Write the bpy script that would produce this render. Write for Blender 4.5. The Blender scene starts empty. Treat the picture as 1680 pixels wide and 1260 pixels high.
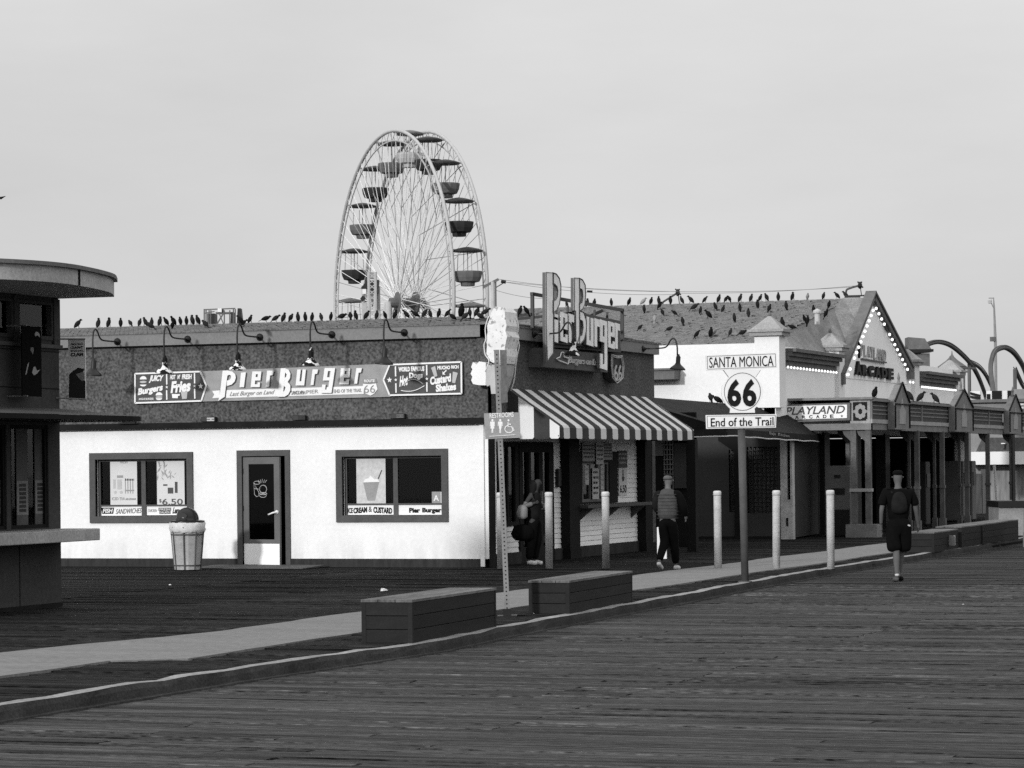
import bpy, bmesh, math, random
from mathutils import Vector, Matrix
random.seed(7)
S = bpy.context.scene
COL = S.collection
R = math.radians

# ---------------------------------------------------------------- camera
TH, FPX, CX, HY, RO = R(20.3), 4700.0, 840.0, 764.0, .0105
CAM = Vector((18.47, -48.69, 1.85))
FW = Vector((-math.sin(TH), math.cos(TH), 0)); RT = Vector((math.cos(TH), math.sin(TH), 0)); UP = Vector((0, 0, 1))
cr, sr = math.cos(RO), math.sin(RO)
cd = bpy.data.cameras.new('camera'); cam = bpy.data.objects.new('camera', cd); COL.objects.link(cam); S.camera = cam
cxv = RT*cr - UP*sr; cyv = RT*sr + UP*cr; czv = -FW
M = Matrix((cxv, cyv, czv)).transposed().to_4x4(); M.translation = CAM
cam.matrix_world = M
cd.sensor_width = 36; cd.lens = FPX/1680*36; cd.shift_y = (HY-630)/1680; cd.clip_start = .5; cd.clip_end = 6000

# ---------------------------------------------------------------- world, sun, exposure
SUN_AZ, SUN_EL = R(13), R(14.5)            # light travels towards +y turned to +x by SUN_AZ
S.view_settings.view_transform = 'Standard'; S.view_settings.look = 'None'
S.view_settings.exposure = 0; S.view_settings.gamma = 1; S.view_settings.use_curve_mapping = False
W = bpy.data.worlds.new('World'); S.world = W; W.use_nodes = True
nt = W.node_tree; nt.nodes.clear()
N_ = nt.nodes.new; LK = nt.links.new
out = N_('ShaderNodeOutputWorld'); bg = N_('ShaderNodeBackground'); LK(bg.outputs[0], out.inputs[0])
sky = N_('ShaderNodeTexSky'); sky.sky_type = 'NISHITA'; sky.sun_disc = False
sky.sun_elevation = SUN_EL; sky.sun_rotation = math.pi + SUN_AZ
bw = N_('ShaderNodeRGBToBW'); LK(sky.outputs[0], bw.inputs[0])
tc = N_('ShaderNodeTexCoord'); mp = N_('ShaderNodeMapping'); mp.inputs['Scale'].default_value = (1.2, 1.2, 4.5)
LK(tc.outputs['Generated'], mp.inputs[0])
nz = N_('ShaderNodeTexNoise'); nz.inputs['Scale'].default_value = 2.2; nz.inputs['Detail'].default_value = 7; nz.inputs['Roughness'].default_value = .55
LK(mp.outputs[0], nz.inputs[0])
mr = N_('ShaderNodeMapRange'); mr.inputs[1].default_value = .3; mr.inputs[2].default_value = .7
mr.inputs[3].default_value = 5.3; mr.inputs[4].default_value = 6.5; LK(nz.outputs[0], mr.inputs[0])
sx = N_('ShaderNodeSeparateXYZ'); LK(tc.outputs['Generated'], sx.inputs[0])
zc = N_('ShaderNodeMath'); zc.operation = 'MAXIMUM'; LK(sx.outputs[2], zc.inputs[0]); zc.inputs[1].default_value = 0
zg = N_('ShaderNodeMath'); zg.operation = 'MULTIPLY_ADD'; LK(zc.outputs[0], zg.inputs[0]); zg.inputs[1].default_value = 1.5; zg.inputs[2].default_value = 1.0   # overcast law
cm = N_('ShaderNodeMath'); cm.operation = 'MULTIPLY'; LK(mr.outputs[0], cm.inputs[0]); LK(zg.outputs[0], cm.inputs[1])
mx = N_('ShaderNodeMix'); mx.inputs[0].default_value = .95     # thin, even high cloud over the clear sky
LK(bw.outputs[0], mx.inputs[2]); LK(cm.outputs[0], mx.inputs[3])
LK(mx.outputs[0], bg.inputs[0]); bg.inputs[1].default_value = .1
sl = bpy.data.lights.new('sun', 'SUN'); sl.energy = 2.4; sl.angle = R(3); sl.color = (1, 1, 1)
so = bpy.data.objects.new('sun', sl); COL.objects.link(so)
sd = Vector((math.sin(SUN_AZ)*math.cos(SUN_EL), math.cos(SUN_AZ)*math.cos(SUN_EL), -math.sin(SUN_EL)))
so.rotation_euler = sd.to_track_quat('-Z', 'Y').to_euler(); so.location = (-20, -40, 30)
S.render.engine = 'CYCLES'; S.cycles.use_denoising = False; S.cycles.max_bounces = 6; S.cycles.sample_clamp_indirect = 2.5; S.cycles.transparent_max_bounces = 12
S.render.filter_size = 1.6 if hasattr(S.render, 'filter_size') else None

# ---------------------------------------------------------------- pixel -> place helpers (for measuring off the photograph)
def ray(px, py):
    u = (px-CX)/FPX; v = (HY-py)/FPX
    return RT*(u*cr+v*sr) + FW + UP*(v*cr-u*sr)
def hit(px, py, ax, val):
    d = ray(px, py); return CAM + d*((val-CAM[ax])/d[ax])
def L(px, py, off=0): return hit(px, py, 1, -off)
def Rr(px, py, off=0): return hit(px, py, 0, off)
def G(px, py, z=0): return hit(px, py, 2, z)
def AD(px, py, Z): return CAM + ray(px, py)*Z

# ---------------------------------------------------------------- materials
def mat(name, base, rough=.75, var=.18, scale=3.0, stretch=(1, 1, 1), spec=.3, metal=0, bump=0, rnd=0, fine=0, spots=None, world=False, foot=0):
    m = bpy.data.materials.new(name); m.use_nodes = True; t = m.node_tree; p = t.nodes['Principled BSDF']
    p.inputs['Roughness'].default_value = rough; p.inputs['Metallic'].default_value = metal
    p.inputs['Specular IOR Level'].default_value = spec if (base > .15 or spec > .3) else min(spec, .06)
    n = t.nodes.new; lk = t.links.new
    c = n('ShaderNodeTexCoord'); src = c.outputs['Object']
    if world:
        g = n('ShaderNodeNewGeometry'); src = g.outputs['Position']
    mpp = n('ShaderNodeMapping'); mpp.inputs['Scale'].default_value = stretch; lk(src, mpp.inputs[0])
    if rnd:
        oi = n('ShaderNodeObjectInfo'); sc_ = n('ShaderNodeMath'); sc_.operation = 'MULTIPLY'; sc_.inputs[1].default_value = 37
        lk(oi.outputs['Random'], sc_.inputs[0]); lk(sc_.outputs[0], mpp.inputs['Location'])
    a = n('ShaderNodeTexNoise'); a.inputs['Scale'].default_value = scale; a.inputs['Detail'].default_value = 8; a.inputs['Roughness'].default_value = .62
    lk(mpp.outputs[0], a.inputs[0])
    r = n('ShaderNodeMapRange'); r.inputs[1].default_value = .28; r.inputs[2].default_value = .72
    r.inputs[3].default_value = base*(1-var); r.inputs[4].default_value = base*(1+var); lk(a.outputs[0], r.inputs[0])
    o = r.outputs[0]
    if fine:
        b = n('ShaderNodeTexNoise'); b.inputs['Scale'].default_value = scale*14; b.inputs['Detail'].default_value = 4; lk(mpp.outputs[0], b.inputs[0])
        r2 = n('ShaderNodeMapRange'); r2.inputs[1].default_value = .3; r2.inputs[2].default_value = .7; r2.inputs[3].default_value = 1-fine; r2.inputs[4].default_value = 1+fine
        lk(b.outputs[0], r2.inputs[0]); mu = n('ShaderNodeMath'); mu.operation = 'MULTIPLY'; lk(o, mu.inputs[0]); lk(r2.outputs[0], mu.inputs[1]); o = mu.outputs[0]
    if rnd:
        r3 = n('ShaderNodeMapRange'); r3.inputs[3].default_value = 1-rnd; r3.inputs[4].default_value = 1+rnd; lk(oi.outputs['Random'], r3.inputs[0])
        mu = n('ShaderNodeMath'); mu.operation = 'MULTIPLY'; lk(o, mu.inputs[0]); lk(r3.outputs[0], mu.inputs[1]); o = mu.outputs[0]
    if spots:
        thr, val, ssc = spots
        b = n('ShaderNodeTexNoise'); b.inputs['Scale'].default_value = ssc; b.inputs['Detail'].default_value = 5; lk(mpp.outputs[0], b.inputs[0])
        st = n('ShaderNodeMapRange'); st.inputs[1].default_value = thr; st.inputs[2].default_value = thr+.04; lk(b.outputs[0], st.inputs[0])
        mi = n('ShaderNodeMix'); lk(st.outputs[0], mi.inputs[0]); lk(o, mi.inputs[2]); mi.inputs[3].default_value = val; o = mi.outputs[0]
    if foot:      # splash dirt along the foot of a wall
        g = n('ShaderNodeNewGeometry'); sz = n('ShaderNodeSeparateXYZ'); lk(g.outputs['Position'], sz.inputs[0])
        fr_ = n('ShaderNodeMapRange'); fr_.inputs[1].default_value = .12; fr_.inputs[2].default_value = .62; fr_.inputs[3].default_value = 1; fr_.inputs[4].default_value = 0; lk(sz.outputs[2], fr_.inputs[0])
        b = n('ShaderNodeTexNoise'); b.inputs['Scale'].default_value = 2.2; b.inputs['Detail'].default_value = 7
        m3 = n('ShaderNodeMapping'); m3.inputs['Scale'].default_value = (1.6, 1, .35); lk(g.outputs['Position'], m3.inputs[0]); lk(m3.outputs[0], b.inputs[0])
        st = n('ShaderNodeMapRange'); st.inputs[1].default_value = .42; st.inputs[2].default_value = .68; lk(b.outputs[0], st.inputs[0])
        mu = n('ShaderNodeMath'); mu.operation = 'MULTIPLY'; lk(fr_.outputs[0], mu.inputs[0]); lk(st.outputs[0], mu.inputs[1])
        m4 = n('ShaderNodeMath'); m4.operation = 'MULTIPLY_ADD'; lk(mu.outputs[0], m4.inputs[0]); m4.inputs[1].default_value = -foot; m4.inputs[2].default_value = 1
        m5 = n('ShaderNodeMath'); m5.operation = 'MULTIPLY'; lk(o, m5.inputs[0]); lk(m4.outputs[0], m5.inputs[1]); o = m5.outputs[0]
    lk(o, p.inputs['Base Color'])
    if bump:
        bp = n('ShaderNodeBump'); bp.inputs['Strength'].default_value = bump; bp.inputs['Distance'].default_value = .02
        b = n('ShaderNodeTexNoise'); b.inputs['Scale'].default_value = scale*10; b.inputs['Detail'].default_value = 5; lk(mpp.outputs[0], b.inputs[0])
        lk(b.outputs[0], bp.inputs['Height']); lk(bp.outputs[0], p.inputs['Normal'])
    return m
def glass(name, tint=.75, rough=.02):
    m = bpy.data.materials.new(name); m.use_nodes = True; t = m.node_tree; t.nodes.clear(); n = t.nodes.new
    o = n('ShaderNodeOutputMaterial'); mixs = n('ShaderNodeMixShader'); tr = n('ShaderNodeBsdfTransparent'); gl = n('ShaderNodeBsdfGlossy')
    tr.inputs[0].default_value = (tint, tint, tint, 1); gl.inputs['Roughness'].default_value = rough
    f = n('ShaderNodeFresnel'); f.inputs[0].default_value = 1.3
    t.links.new(f.outputs[0], mixs.inputs[0]); t.links.new(tr.outputs[0], mixs.inputs[1]); t.links.new(gl.outputs[0], mixs.inputs[2]); t.links.new(mixs.outputs[0], o.inputs[0])
    return m
def emit(name, v):
    m = bpy.data.materials.new(name); m.use_nodes = True; p = m.node_tree.nodes['Principled BSDF']
    p.inputs['Base Color'].default_value = (.8, .8, .8, 1); p.inputs['Emission Color'].default_value = (1, 1, 1, 1); p.inputs['Emission Strength'].default_value = v
    return m
white = mat('white_stucco', .80, .85, .06, 1.1, bump=.12, fine=.04, foot=.2)
white2 = mat('white_plaster', .78, .85, .05, 1.0, bump=.12, fine=.04)
stucco = mat('dark_stucco', .088, .9, .20, 1.6, bump=.9, fine=.6)
base_m = mat('plinth_paint', .035, .8, .35, 4, stretch=(2.5, 1, .6), fine=.2)
fascia_m = mat('fascia_paint', .19, .8, .12, 1.5, fine=.12)
trim_m = mat('grey_trim', .085, .6, .15, 3, fine=.15)
darkp = mat('dark_paint', .012, .65, .3, 3, fine=.2, spec=.15)
black = mat('black_metal', .008, .45, .3, 5, spec=.35)
soiled = mat('soiled_black_metal', .009, .5, .3, 5, spots=(.545, .75, 9))
shingle = mat('roof_shingle', .14, .95, .3, 4, fine=.5, world=True, stretch=(1, 1, 2))
shingle2 = mat('roof_shingle_grey', .165, .95, .25, 3, fine=.6, world=True, stretch=(1, 1, 2))
siding = mat('white_siding', .84, .75, .08, 2, rnd=.05, fine=.06)
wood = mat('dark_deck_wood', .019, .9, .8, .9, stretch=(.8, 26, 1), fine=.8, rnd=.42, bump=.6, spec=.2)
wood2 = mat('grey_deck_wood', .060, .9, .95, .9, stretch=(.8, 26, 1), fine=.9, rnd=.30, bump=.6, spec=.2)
under = mat('deck_shadow', .006, .9, .2, 2)
strip_m = mat('pale_ramp_strip', .17, .9, .14, .8, fine=.22, bump=.2, stretch=(1, 2.5, 1))
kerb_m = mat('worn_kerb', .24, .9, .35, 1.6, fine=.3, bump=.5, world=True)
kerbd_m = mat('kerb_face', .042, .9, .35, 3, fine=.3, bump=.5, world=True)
plank_m = mat('planter_paint', .020, .6, .2, 3, stretch=(1, .5, 3), fine=.2, rnd=.12, spec=.25)
plank_t = mat('planter_top', .12, .6, .6, 1.5, stretch=(2, .5, 1), fine=.25, spec=.3)
boll_m = mat('bollard_paint', .55, .75, .20, 5, fine=.16, bump=.4, foot=.5)
cloth_l = mat('awning_light', .60, .85, .10, 3, fine=.1)
cloth_d = mat('awning_dark', .05, .85, .2, 3, fine=.15)
cloth_w = mat('awning_white', .75, .85, .06, 3)
aw2 = mat('dark_canopy_cloth', .022, .8, .3, 2, fine=.2)
rope = mat('white_trim_rope', .65, .8, .15, 8)
sgn_w = mat('sign_white', .78, .5, .04, 2)
sgn_d = mat('sign_black', .012, .5, .2, 6)
sgn_g = mat('sign_midgrey', .28, .6, .16, 4, fine=.12)
sgn_dk = mat('sign_darkgrey', .085, .6, .2, 4, fine=.18)
sgn_l = mat('sign_palegrey', .45, .6, .1, 4)
lett = mat('letter_face', .86, .6, .12, 7, fine=.25)
lett_s = mat('letter_side', .12, .6, .2, 4)
neon = mat('neon_tube', .7, .3, .05, 4, spec=.5)
steel = mat('galvanised_steel', .22, .55, .2, 8, metal=.3, fine=.15)
pole_m = mat('grey_pole', .085, .6, .2, 5, fine=.15)
kick = mat('kick_plate_steel', .95, .45, .06, 2, metal=.15, stretch=(.6, 1, .4))
pane = glass('window_glass', .5)
poster_w = mat('poster_paper', .62, .8, .05, 3)
poster_g = mat('poster_ink', .30, .8, .35, 16)
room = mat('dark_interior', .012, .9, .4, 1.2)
kiosk_w = mat('kiosk_wall', .062, .85, .16, 1.2, fine=.14)
kiosk_f = mat('kiosk_fascia', .36, .85, .16, 2, fine=.2)
kiosk_l = mat('kiosk_pale', .10, .85, .2, 2, fine=.15)
gable_w = mat('arcade_wall', .92, .85, .06, 1.2, fine=.06)
gable_t = mat('arcade_trim', .14, .75, .25, 3, fine=.2)
porch_m = mat('porch_paint', .17, .7, .25, 3, fine=.25)
porch_d = mat('porch_panel', .07, .75, .3, 9, fine=.4)
porch_l = mat('porch_pale', .30, .75, .2, 3, fine=.25)
steel_w = mat('wheel_white', .42, .5, .1, 3)
steel_g = mat('wheel_grey', .24, .5, .15, 3)
gond_d = mat('gondola_dark', .035, .45, .2, 3)
gond_g = mat('gondola_grey', .13, .45, .15, 3)
gond_l = mat('gondola_pale', .42, .45, .1, 3)
track_m = mat('coaster_track', .10, .5, .2, 2)
bird_m = mat('bird_plumage', .014, .8, .5, 30, rnd=.5)
bird_w = mat('bird_pale', .25, .8, .4, 30)
skin_m = mat('skin', .10, .6, .08, 8)
skin_l = mat('pale_skin', .13, .6, .08, 8)
hair_m = mat('dark_hair', .012, .6, .3, 30, stretch=(1, 1, .3))
hair_g = mat('grey_hair', .10, .7, .4, 30)
black_c = mat('black_cloth', .004, .9, .3, 12, spec=.1)
dark_c = mat('charcoal_cloth', .012, .9, .3, 12, spec=.1)
vest_m = mat('quilted_vest', .065, .8, .25, 10, fine=.2)
shoe_w = mat('white_shoe', .50, .6, .2, 14)
shoe_g = mat('grey_shoe', .09, .7, .3, 10)
bag_l = mat('pale_bag', .22, .8, .2, 10)
bin_m = mat('bin_panel', .36, .6, .2, 3, fine=.2)
bin_d = mat('bin_dark', .09, .6, .2, 3, fine=.2)
bag_w = mat('bin_liner', .62, .4, .15, 9, bump=.5)
bulb = emit('lit_bulb', 1.3)
sea_m = mat('sea_water', .05, .15, .2, .05)
far_g = mat('far_grey', .22, .8, .15, 1, fine=.1)
far_w = mat('far_white', .70, .8, .08, 1)
far_d = mat('far_dark', .018, .8, .3, 1)
far_s = mat('far_shutter', .20, .85, .45, 2.2, stretch=(3, 3, .5))

# ---------------------------------------------------------------- mesh helpers
class Fr:
    def __init__(s, O, U, V, N): s.O, s.U, s.V, s.N = Vector(O), Vector(U), Vector(V), Vector(N)
    def p(s, u, v, n=0): return s.O + s.U*u + s.V*v + s.N*n
FLt = Fr((0, 0, 0), (1, 0, 0), (0, 0, 1), (0, -1, 0))
FRt = Fr((0, 0, 0), (0, 1, 0), (0, 0, 1), (1, 0, 0))
FGr = Fr((0, 0, 0), (1, 0, 0), (0, 1, 0), (0, 0, 1))
def lf(px, py, off=0): q = L(px, py, off); return (q.x, q.z)
def rf(px, py, off=0): q = Rr(px, py, off); return (q.y, q.z)

class MB:
    def __init__(s): s.v, s.f, s.m, s.mi = [], [], [], 0
    def quad(s, idx): s.f.append(tuple(idx)); s.m.append(s.mi)
    def face(s, pts): b = len(s.v); s.v += [Vector(p) for p in pts]; s.quad(range(b, b+len(pts))); return s
    def box(s, x0, y0, z0, x1, y1, z1): return s.fbox(FGr, x0, y0, x1, y1, z0, z1)
    def fbox(s, fr, u0, v0, u1, v1, n0, n1):
        if u0 > u1: u0, u1 = u1, u0
        if v0 > v1: v0, v1 = v1, v0
        if n0 > n1: n0, n1 = n1, n0
        b = len(s.v)
        s.v += [fr.p(u, v, n) for n in (n0, n1) for (u, v) in ((u0, v0), (u1, v0), (u1, v1), (u0, v1))]
        for q in ((3, 2, 1, 0), (4, 5, 6, 7), (0, 1, 5, 4), (1, 2, 6, 5), (2, 3, 7, 6), (3, 0, 4, 7)): s.quad([b+i for i in q])
        return s
    def prism(s, fr, pts, n0, n1):
        a = sum(pts[i][0]*pts[(i+1) % len(pts)][1]-pts[(i+1) % len(pts)][0]*pts[i][1] for i in range(len(pts)))
        if a < 0: pts = pts[::-1]
        b = len(s.v); k = len(pts)
        s.v += [fr.p(u, v, n0) for u, v in pts] + [fr.p(u, v, n1) for u, v in pts]
        s.quad([b+i for i in range(k)][::-1]); s.quad([b+k+i for i in range(k)])
        for i in range(k): j = (i+1) % k; s.quad([b+i, b+j, b+k+j, b+k+i])
        return s
    def tube(s, pts, r, seg=6, caps=True, closed=False):
        pts = [Vector(p) for p in pts]; n = len(pts); b = len(s.v)
        rs = r if isinstance(r, (list, tuple)) else [r]*n
        ref = None
        for i, p in enumerate(pts):
            if closed: d = pts[(i+1) % n]-pts[i-1]
            else: d = (pts[min(i+1, n-1)]-pts[max(i-1, 0)])
            d.normalize()
            if ref is None:
                ref = d.cross(Vector((0, 0, 1)) if abs(d.z) < .9 else Vector((1, 0, 0))).normalized()
            ref = (ref - d*ref.dot(d)).normalized(); o = d.cross(ref)
            for k in range(seg):
                a = 2*math.pi*k/seg; s.v.append(p + (ref*math.cos(a)+o*math.sin(a))*rs[i])
        for i in range(n if closed else n-1):
            i2 = (i+1) % n
            for k in range(seg):
                k2 = (k+1) % seg
                s.quad([b+i*seg+k, b+i*seg+k2, b+i2*seg+k2, b+i2*seg+k])
        if caps and not closed:
            s.quad([b+k for k in range(seg)][::-1]); s.quad([b+(n-1)*seg+k for k in range(seg)])
        return s
    def bar(s, a, b_, w, h=None):
        a, b_ = Vector(a), Vector(b_); h = h or w; d = (b_-a); ln = d.length; d.normalize()
        rx = d.cross(UP if abs(d.z) < .95 else Vector((1, 0, 0))).normalized(); ry = rx.cross(d)
        return s.fbox(Fr(a, rx, ry, rx.cross(ry)), -w/2, -h/2, w/2, h/2, 0, ln if rx.cross(ry).dot(d) > 0 else -ln)
    def lathe(s, prof, c, seg=16, axis=None):
        c = Vector(c); b = len(s.v); A = Vector(axis) if axis else UP; A.normalize()
        X = A.cross(Vector((1, 0, 0)) if abs(A.x) < .9 else Vector((0, 1, 0))).normalized(); Y = A.cross(X)
        for r, z in prof:
            for k in range(seg):
                a = 2*math.pi*k/seg; s.v.append(c + A*z + (X*math.cos(a)+Y*math.sin(a))*max(r, 1e-4))
        for i in range(len(prof)-1):
            for k in range(seg):
                k2 = (k+1) % seg; s.quad([b+i*seg+k, b+i*seg+k2, b+(i+1)*seg+k2, b+(i+1)*seg+k])
        s.quad([b+k for k in range(seg)][::-1]); s.quad([b+(len(prof)-1)*seg+k for k in range(seg)])
        return s
    def wall(s, fr, u0, v0, u1, v1, n0, n1, holes):
        us = sorted({u0, u1, *[h[0] for h in holes], *[h[2] for h in holes]}); us = [u for u in us if u0 <= u <= u1]
        vs = sorted({v0, v1, *[h[1] for h in holes], *[h[3] for h in holes]}); vs = [v for v in vs if v0 <= v <= v1]
        def solid(i, j):
            if i < 0 or j < 0 or i >= len(us)-1 or j >= len(vs)-1: return False
            cu, cv = (us[i]+us[i+1])/2, (vs[j]+vs[j+1])/2
            return not any(h[0] < cu < h[2] and h[1] < cv < h[3] for h in holes)
        for i in range(len(us)-1):
            for j in range(len(vs)-1):
                if not solid(i, j): continue
                a, b, c, d = us[i], vs[j], us[i+1], vs[j+1]
                s.face([fr.p(a, b, n1), fr.p(c, b, n1), fr.p(c, d, n1), fr.p(a, d, n1)])
                s.face([fr.p(a, d, n0), fr.p(c, d, n0), fr.p(c, b, n0), fr.p(a, b, n0)])
                if not solid(i-1, j): s.face([fr.p(a, b, n0), fr.p(a, b, n1), fr.p(a, d, n1), fr.p(a, d, n0)])
                if not solid(i+1, j): s.face([fr.p(c, d, n0), fr.p(c, d, n1), fr.p(c, b, n1), fr.p(c, b, n0)])
                if not solid(i, j-1): s.face([fr.p(c, b, n0), fr.p(c, b, n1), fr.p(a, b, n1), fr.p(a, b, n0)])
                if not solid(i, j+1): s.face([fr.p(a, d, n0), fr.p(a, d, n1), fr.p(c, d, n1), fr.p(c, d, n0)])
        return s
    def text(s, fr, body, u0, v0, u1, v1, n=0, depth=.006, shear=0, bold=0, off=0, slope=0, skew=0):
        vs, fs = glyphs(body, shear, bold)
        x0 = min(v[0] for v in vs); x1 = max(v[0] for v in vs); y0 = min(v[1] for v in vs); y1 = max(v[1] for v in vs)
        z0 = min(v[2] for v in vs); z1 = max(v[2] for v in vs)
        b = len(s.v)
        for x, y, z in vs:
            a = (x-x0)/(x1-x0); c = (y-y0)/(y1-y0)
            s.v.append(fr.p(u0+(u1-u0)*a, v0+(v1-v0)*c + slope*(a-.5), n + depth*(z-z0)/max(z1-z0, 1e-6)))
        for f in fs: s.quad([b+i for i in f])
        return s
_gc = {}
def glyphs(body, shear=0, bold=0):
    k = (body, shear, bold)
    if k in _gc: return _gc[k]
    cu = bpy.data.curves.new('lettering', 'FONT'); cu.body = body; cu.size = 1; cu.shear = shear; cu.offset = bold
    cu.extrude = .05; cu.resolution_u = 3
    ob = bpy.data.objects.new('lettering', cu); me = ob.to_mesh()
    if len(me.vertices) == 0:
        COL.objects.link(ob); dg = bpy.context.evaluated_depsgraph_get(); me = ob.evaluated_get(dg).to_mesh()
    vs = [tuple(v.co) for v in me.vertices]; fs = [tuple(p.vertices) for p in me.polygons]
    bpy.data.objects.remove(ob); bpy.data.curves.remove(cu)
    _gc[k] = (vs, fs); return _gc[k]

def mesh_of(name, mb, mats, base=(0, 0, 0), smooth=False):
    base = Vector(base); me = bpy.data.meshes.new(name)
    me.from_pydata([tuple(v-base) for v in mb.v], [], mb.f)
    for m_ in (mats if isinstance(mats, (list, tuple)) else [mats]): me.materials.append(m_)
    me.polygons.foreach_set('material_index', mb.m)
    if smooth: me.polygons.foreach_set('use_smooth', [True]*len(me.polygons))
    me.update(); return me
def tag(o, label=None, cat=None, group=None, kind=None):
    if label: o['label'] = label
    if cat: o['category'] = cat
    if group: o['group'] = group
    if kind: o['kind'] = kind
    return o
class T:
    def __init__(s, name, label, cat, base, group=None, kind=None):
        s.base = Vector(base); s.o = bpy.data.objects.new(name, None); s.o.empty_display_size = .2; COL.objects.link(s.o); s.o.location = s.base
        tag(s.o, label, cat, group, kind)
    def part(s, name, mb, mats, parent=None, label=None, kind=None, smooth=False, bevel=0):
        me = mb if isinstance(mb, bpy.types.Mesh) else mesh_of(name, mb, mats, s.base, smooth)
        o = bpy.data.objects.new(name, me); COL.objects.link(o); o.parent = parent or s.o
        tag(o, label, kind=kind)
        if bevel: md = o.modifiers.new('edge', 'BEVEL'); md.width = bevel; md.segments = 2; md.limit_method = 'ANGLE'
        return o
def single(name, mb, mats, base, label, cat, group=None, kind=None, smooth=False, bevel=0):
    me = mesh_of(name, mb, mats, base, smooth); o = bpy.data.objects.new(name, me); COL.objects.link(o); o.location = Vector(base)
    tag(o, label, cat, group, kind)
    if bevel: md = o.modifiers.new('edge', 'BEVEL'); md.width = bevel; md.segments = 2; md.limit_method = 'ANGLE'
    return o
def struct(name, mb, mats, base=(0, 0, 0), smooth=False): return single(name, mb, mats, base, None, None, kind='structure', smooth=smooth)
def dup(root, loc, label=None):
    r = root.copy(); COL.objects.link(r); r.location = loc
    if label: r['label'] = label
    for ch in root.children:
        c = ch.copy(); COL.objects.link(c); c.parent = r
        for g in ch.children:
            d = g.copy(); COL.objects.link(d); d.parent = c
    return r
def curve(pts, n=6):
    out_ = []; P = [Vector(p) for p in pts]; P = [P[0]*2-P[1]]+P+[P[-1]*2-P[-2]]
    for i in range(1, len(P)-2):
        for k in range(n):
            t = k/n; a, b, c, d = P[i-1], P[i], P[i+1], P[i+2]
            out_.append(.5*((2*b)+(c-a)*t+(2*a-5*b+4*c-d)*t*t+(3*b-a-3*c+d)*t**3))
    out_.append(P[-2]); return out_
def star(cu, cv, r): return [(cu+math.sin(i*math.pi/5)*(r if i % 2 == 0 else r*.42), cv+math.cos(i*math.pi/5)*(r if i % 2 == 0 else r*.42)) for i in range(10)]
def ell(cu, cv, a, b, n=14, a0=0, a1=2*math.pi): 
    k = n if a1-a0 >= 2*math.pi-.01 else n+1
    return [(cu+a*math.cos(a0+(a1-a0)*i/n), cv+b*math.sin(a0+(a1-a0)*i/n)) for i in range(k)]

# ================================================================ SETTING
struct('sea', MB().box(-3000, -600, -6.2, 3000, 4000, -6), sea_m)
def kx(y):
    K = [(-60, 6.9), (-32, 6.92), (-28.6, 6.9), (-24.5, 6.98), (-20.5, 7.22), (-17.5, 7.0), (-14, 6.86), (-10, 6.72), (-6, 6.5), (-2.7, 6.4), (3, 6.3), (10, 6.35), (18, 6.25), (30, 6.3), (130, 6.3)]
    for (a, xa), (b, xb) in zip(K, K[1:]):
        if a <= y <= b: return xa+(xb-xa)*(y-a)/(b-a)
    return 6.9
RD = -.12
def row_meshes(tag_, length, w, m, n=8):
    ms = []
    for i in range(n):
        mb = MB(); j = lambda a: random.uniform(-a, a)
        x0, x1 = j(.02), length+j(.02)-.006; h = j(.006)
        b = [(x0, .007+j(.005)), (x1, .007+j(.005)), (x1, w-.009+j(.005)), (x0, w-.009+j(.005))]
        t = [(p[0], p[1]) for p in b]; zz = [j(.007)+h for _ in range(4)]
        mb.v += [Vector((p[0], p[1], -.06)) for p in b] + [Vector((p[0], p[1]+(.006 if k < 2 else -.006), zz[k])) for k, p in enumerate(t)]
        for q in ((4, 5, 6, 7), (0, 1, 5, 4), (1, 2, 6, 5), (2, 3, 7, 6), (3, 0, 4, 7)): mb.quad(q)
        ms.append(mesh_of(tag_, mb, m))
    return ms
# road side of the pier: one boarded deck
deck = bpy.data.objects.new('pier_deck', mesh_of('pier_deck', MB().box(6.2, -75, RD-.5, 60, 140, RD-.05), under)); COL.objects.link(deck); tag(deck, kind='structure')
walk = bpy.data.objects.new('boardwalk', mesh_of('boardwalk', MB().box(-40, -75, -.6, 6.3, 140, -.05), under)); COL.objects.link(walk); tag(walk, kind='structure')
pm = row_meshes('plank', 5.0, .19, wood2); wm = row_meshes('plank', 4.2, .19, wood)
def lay(parent, ms, rows, x0f, length, z, cnt_max, x1):
    cand = []
    for k, y in enumerate(rows):
        x = x0f(y) + (random.choice((0, 0, -1.3, -2.4, -.7)) if length < 5 or True else 0)
        first = True
        while x < x1:
            cand.append((x, y)); x += length
    # the boards that show largest in the photograph are objects, the rest is one joined part
    def size(c):
        px, py, d = pix(c[0]+length/2, c[1], z); return (0 if -250 < px < 1930 and py < 1300 and d > 0 else 1e6) + abs(d)
    cand.sort(key=size); mb = MB()
    for i, (x, y) in enumerate(cand):
        if i < cnt_max:
            o = bpy.data.objects.new('plank', random.choice(ms)); COL.objects.link(o); o.parent = parent; o.location = (x, y, z)
        else:
            h = random.uniform(-.004, .004); b = len(mb.v)
            for (a, c) in ((x, y+.006), (x+length-.02, y+.006), (x+length-.02, y+.182), (x, y+.182)): mb.v.append(Vector((a, c, z+h)))
            mb.quad((b, b+1, b+2, b+3))
    return mb
def pix(x, y, z):
    d = Vector((x, y, z))-CAM; t = d.dot(FW); X = d.dot(RT)/t; Z = d.z/t
    return CX+FPX*(X*cr-Z*sr), HY-FPX*(X*sr+Z*cr), t
rows = [-45+.19*i for i in range(600)]
mb = lay(deck, pm, rows, lambda y: 5.9, 5.0, RD, 295, 34)
o = bpy.data.objects.new('far_planking', mesh_of('far_planking', mb, wood2)); COL.objects.link(o); o.parent = deck; o['kind'] = 'stuff'
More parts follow.
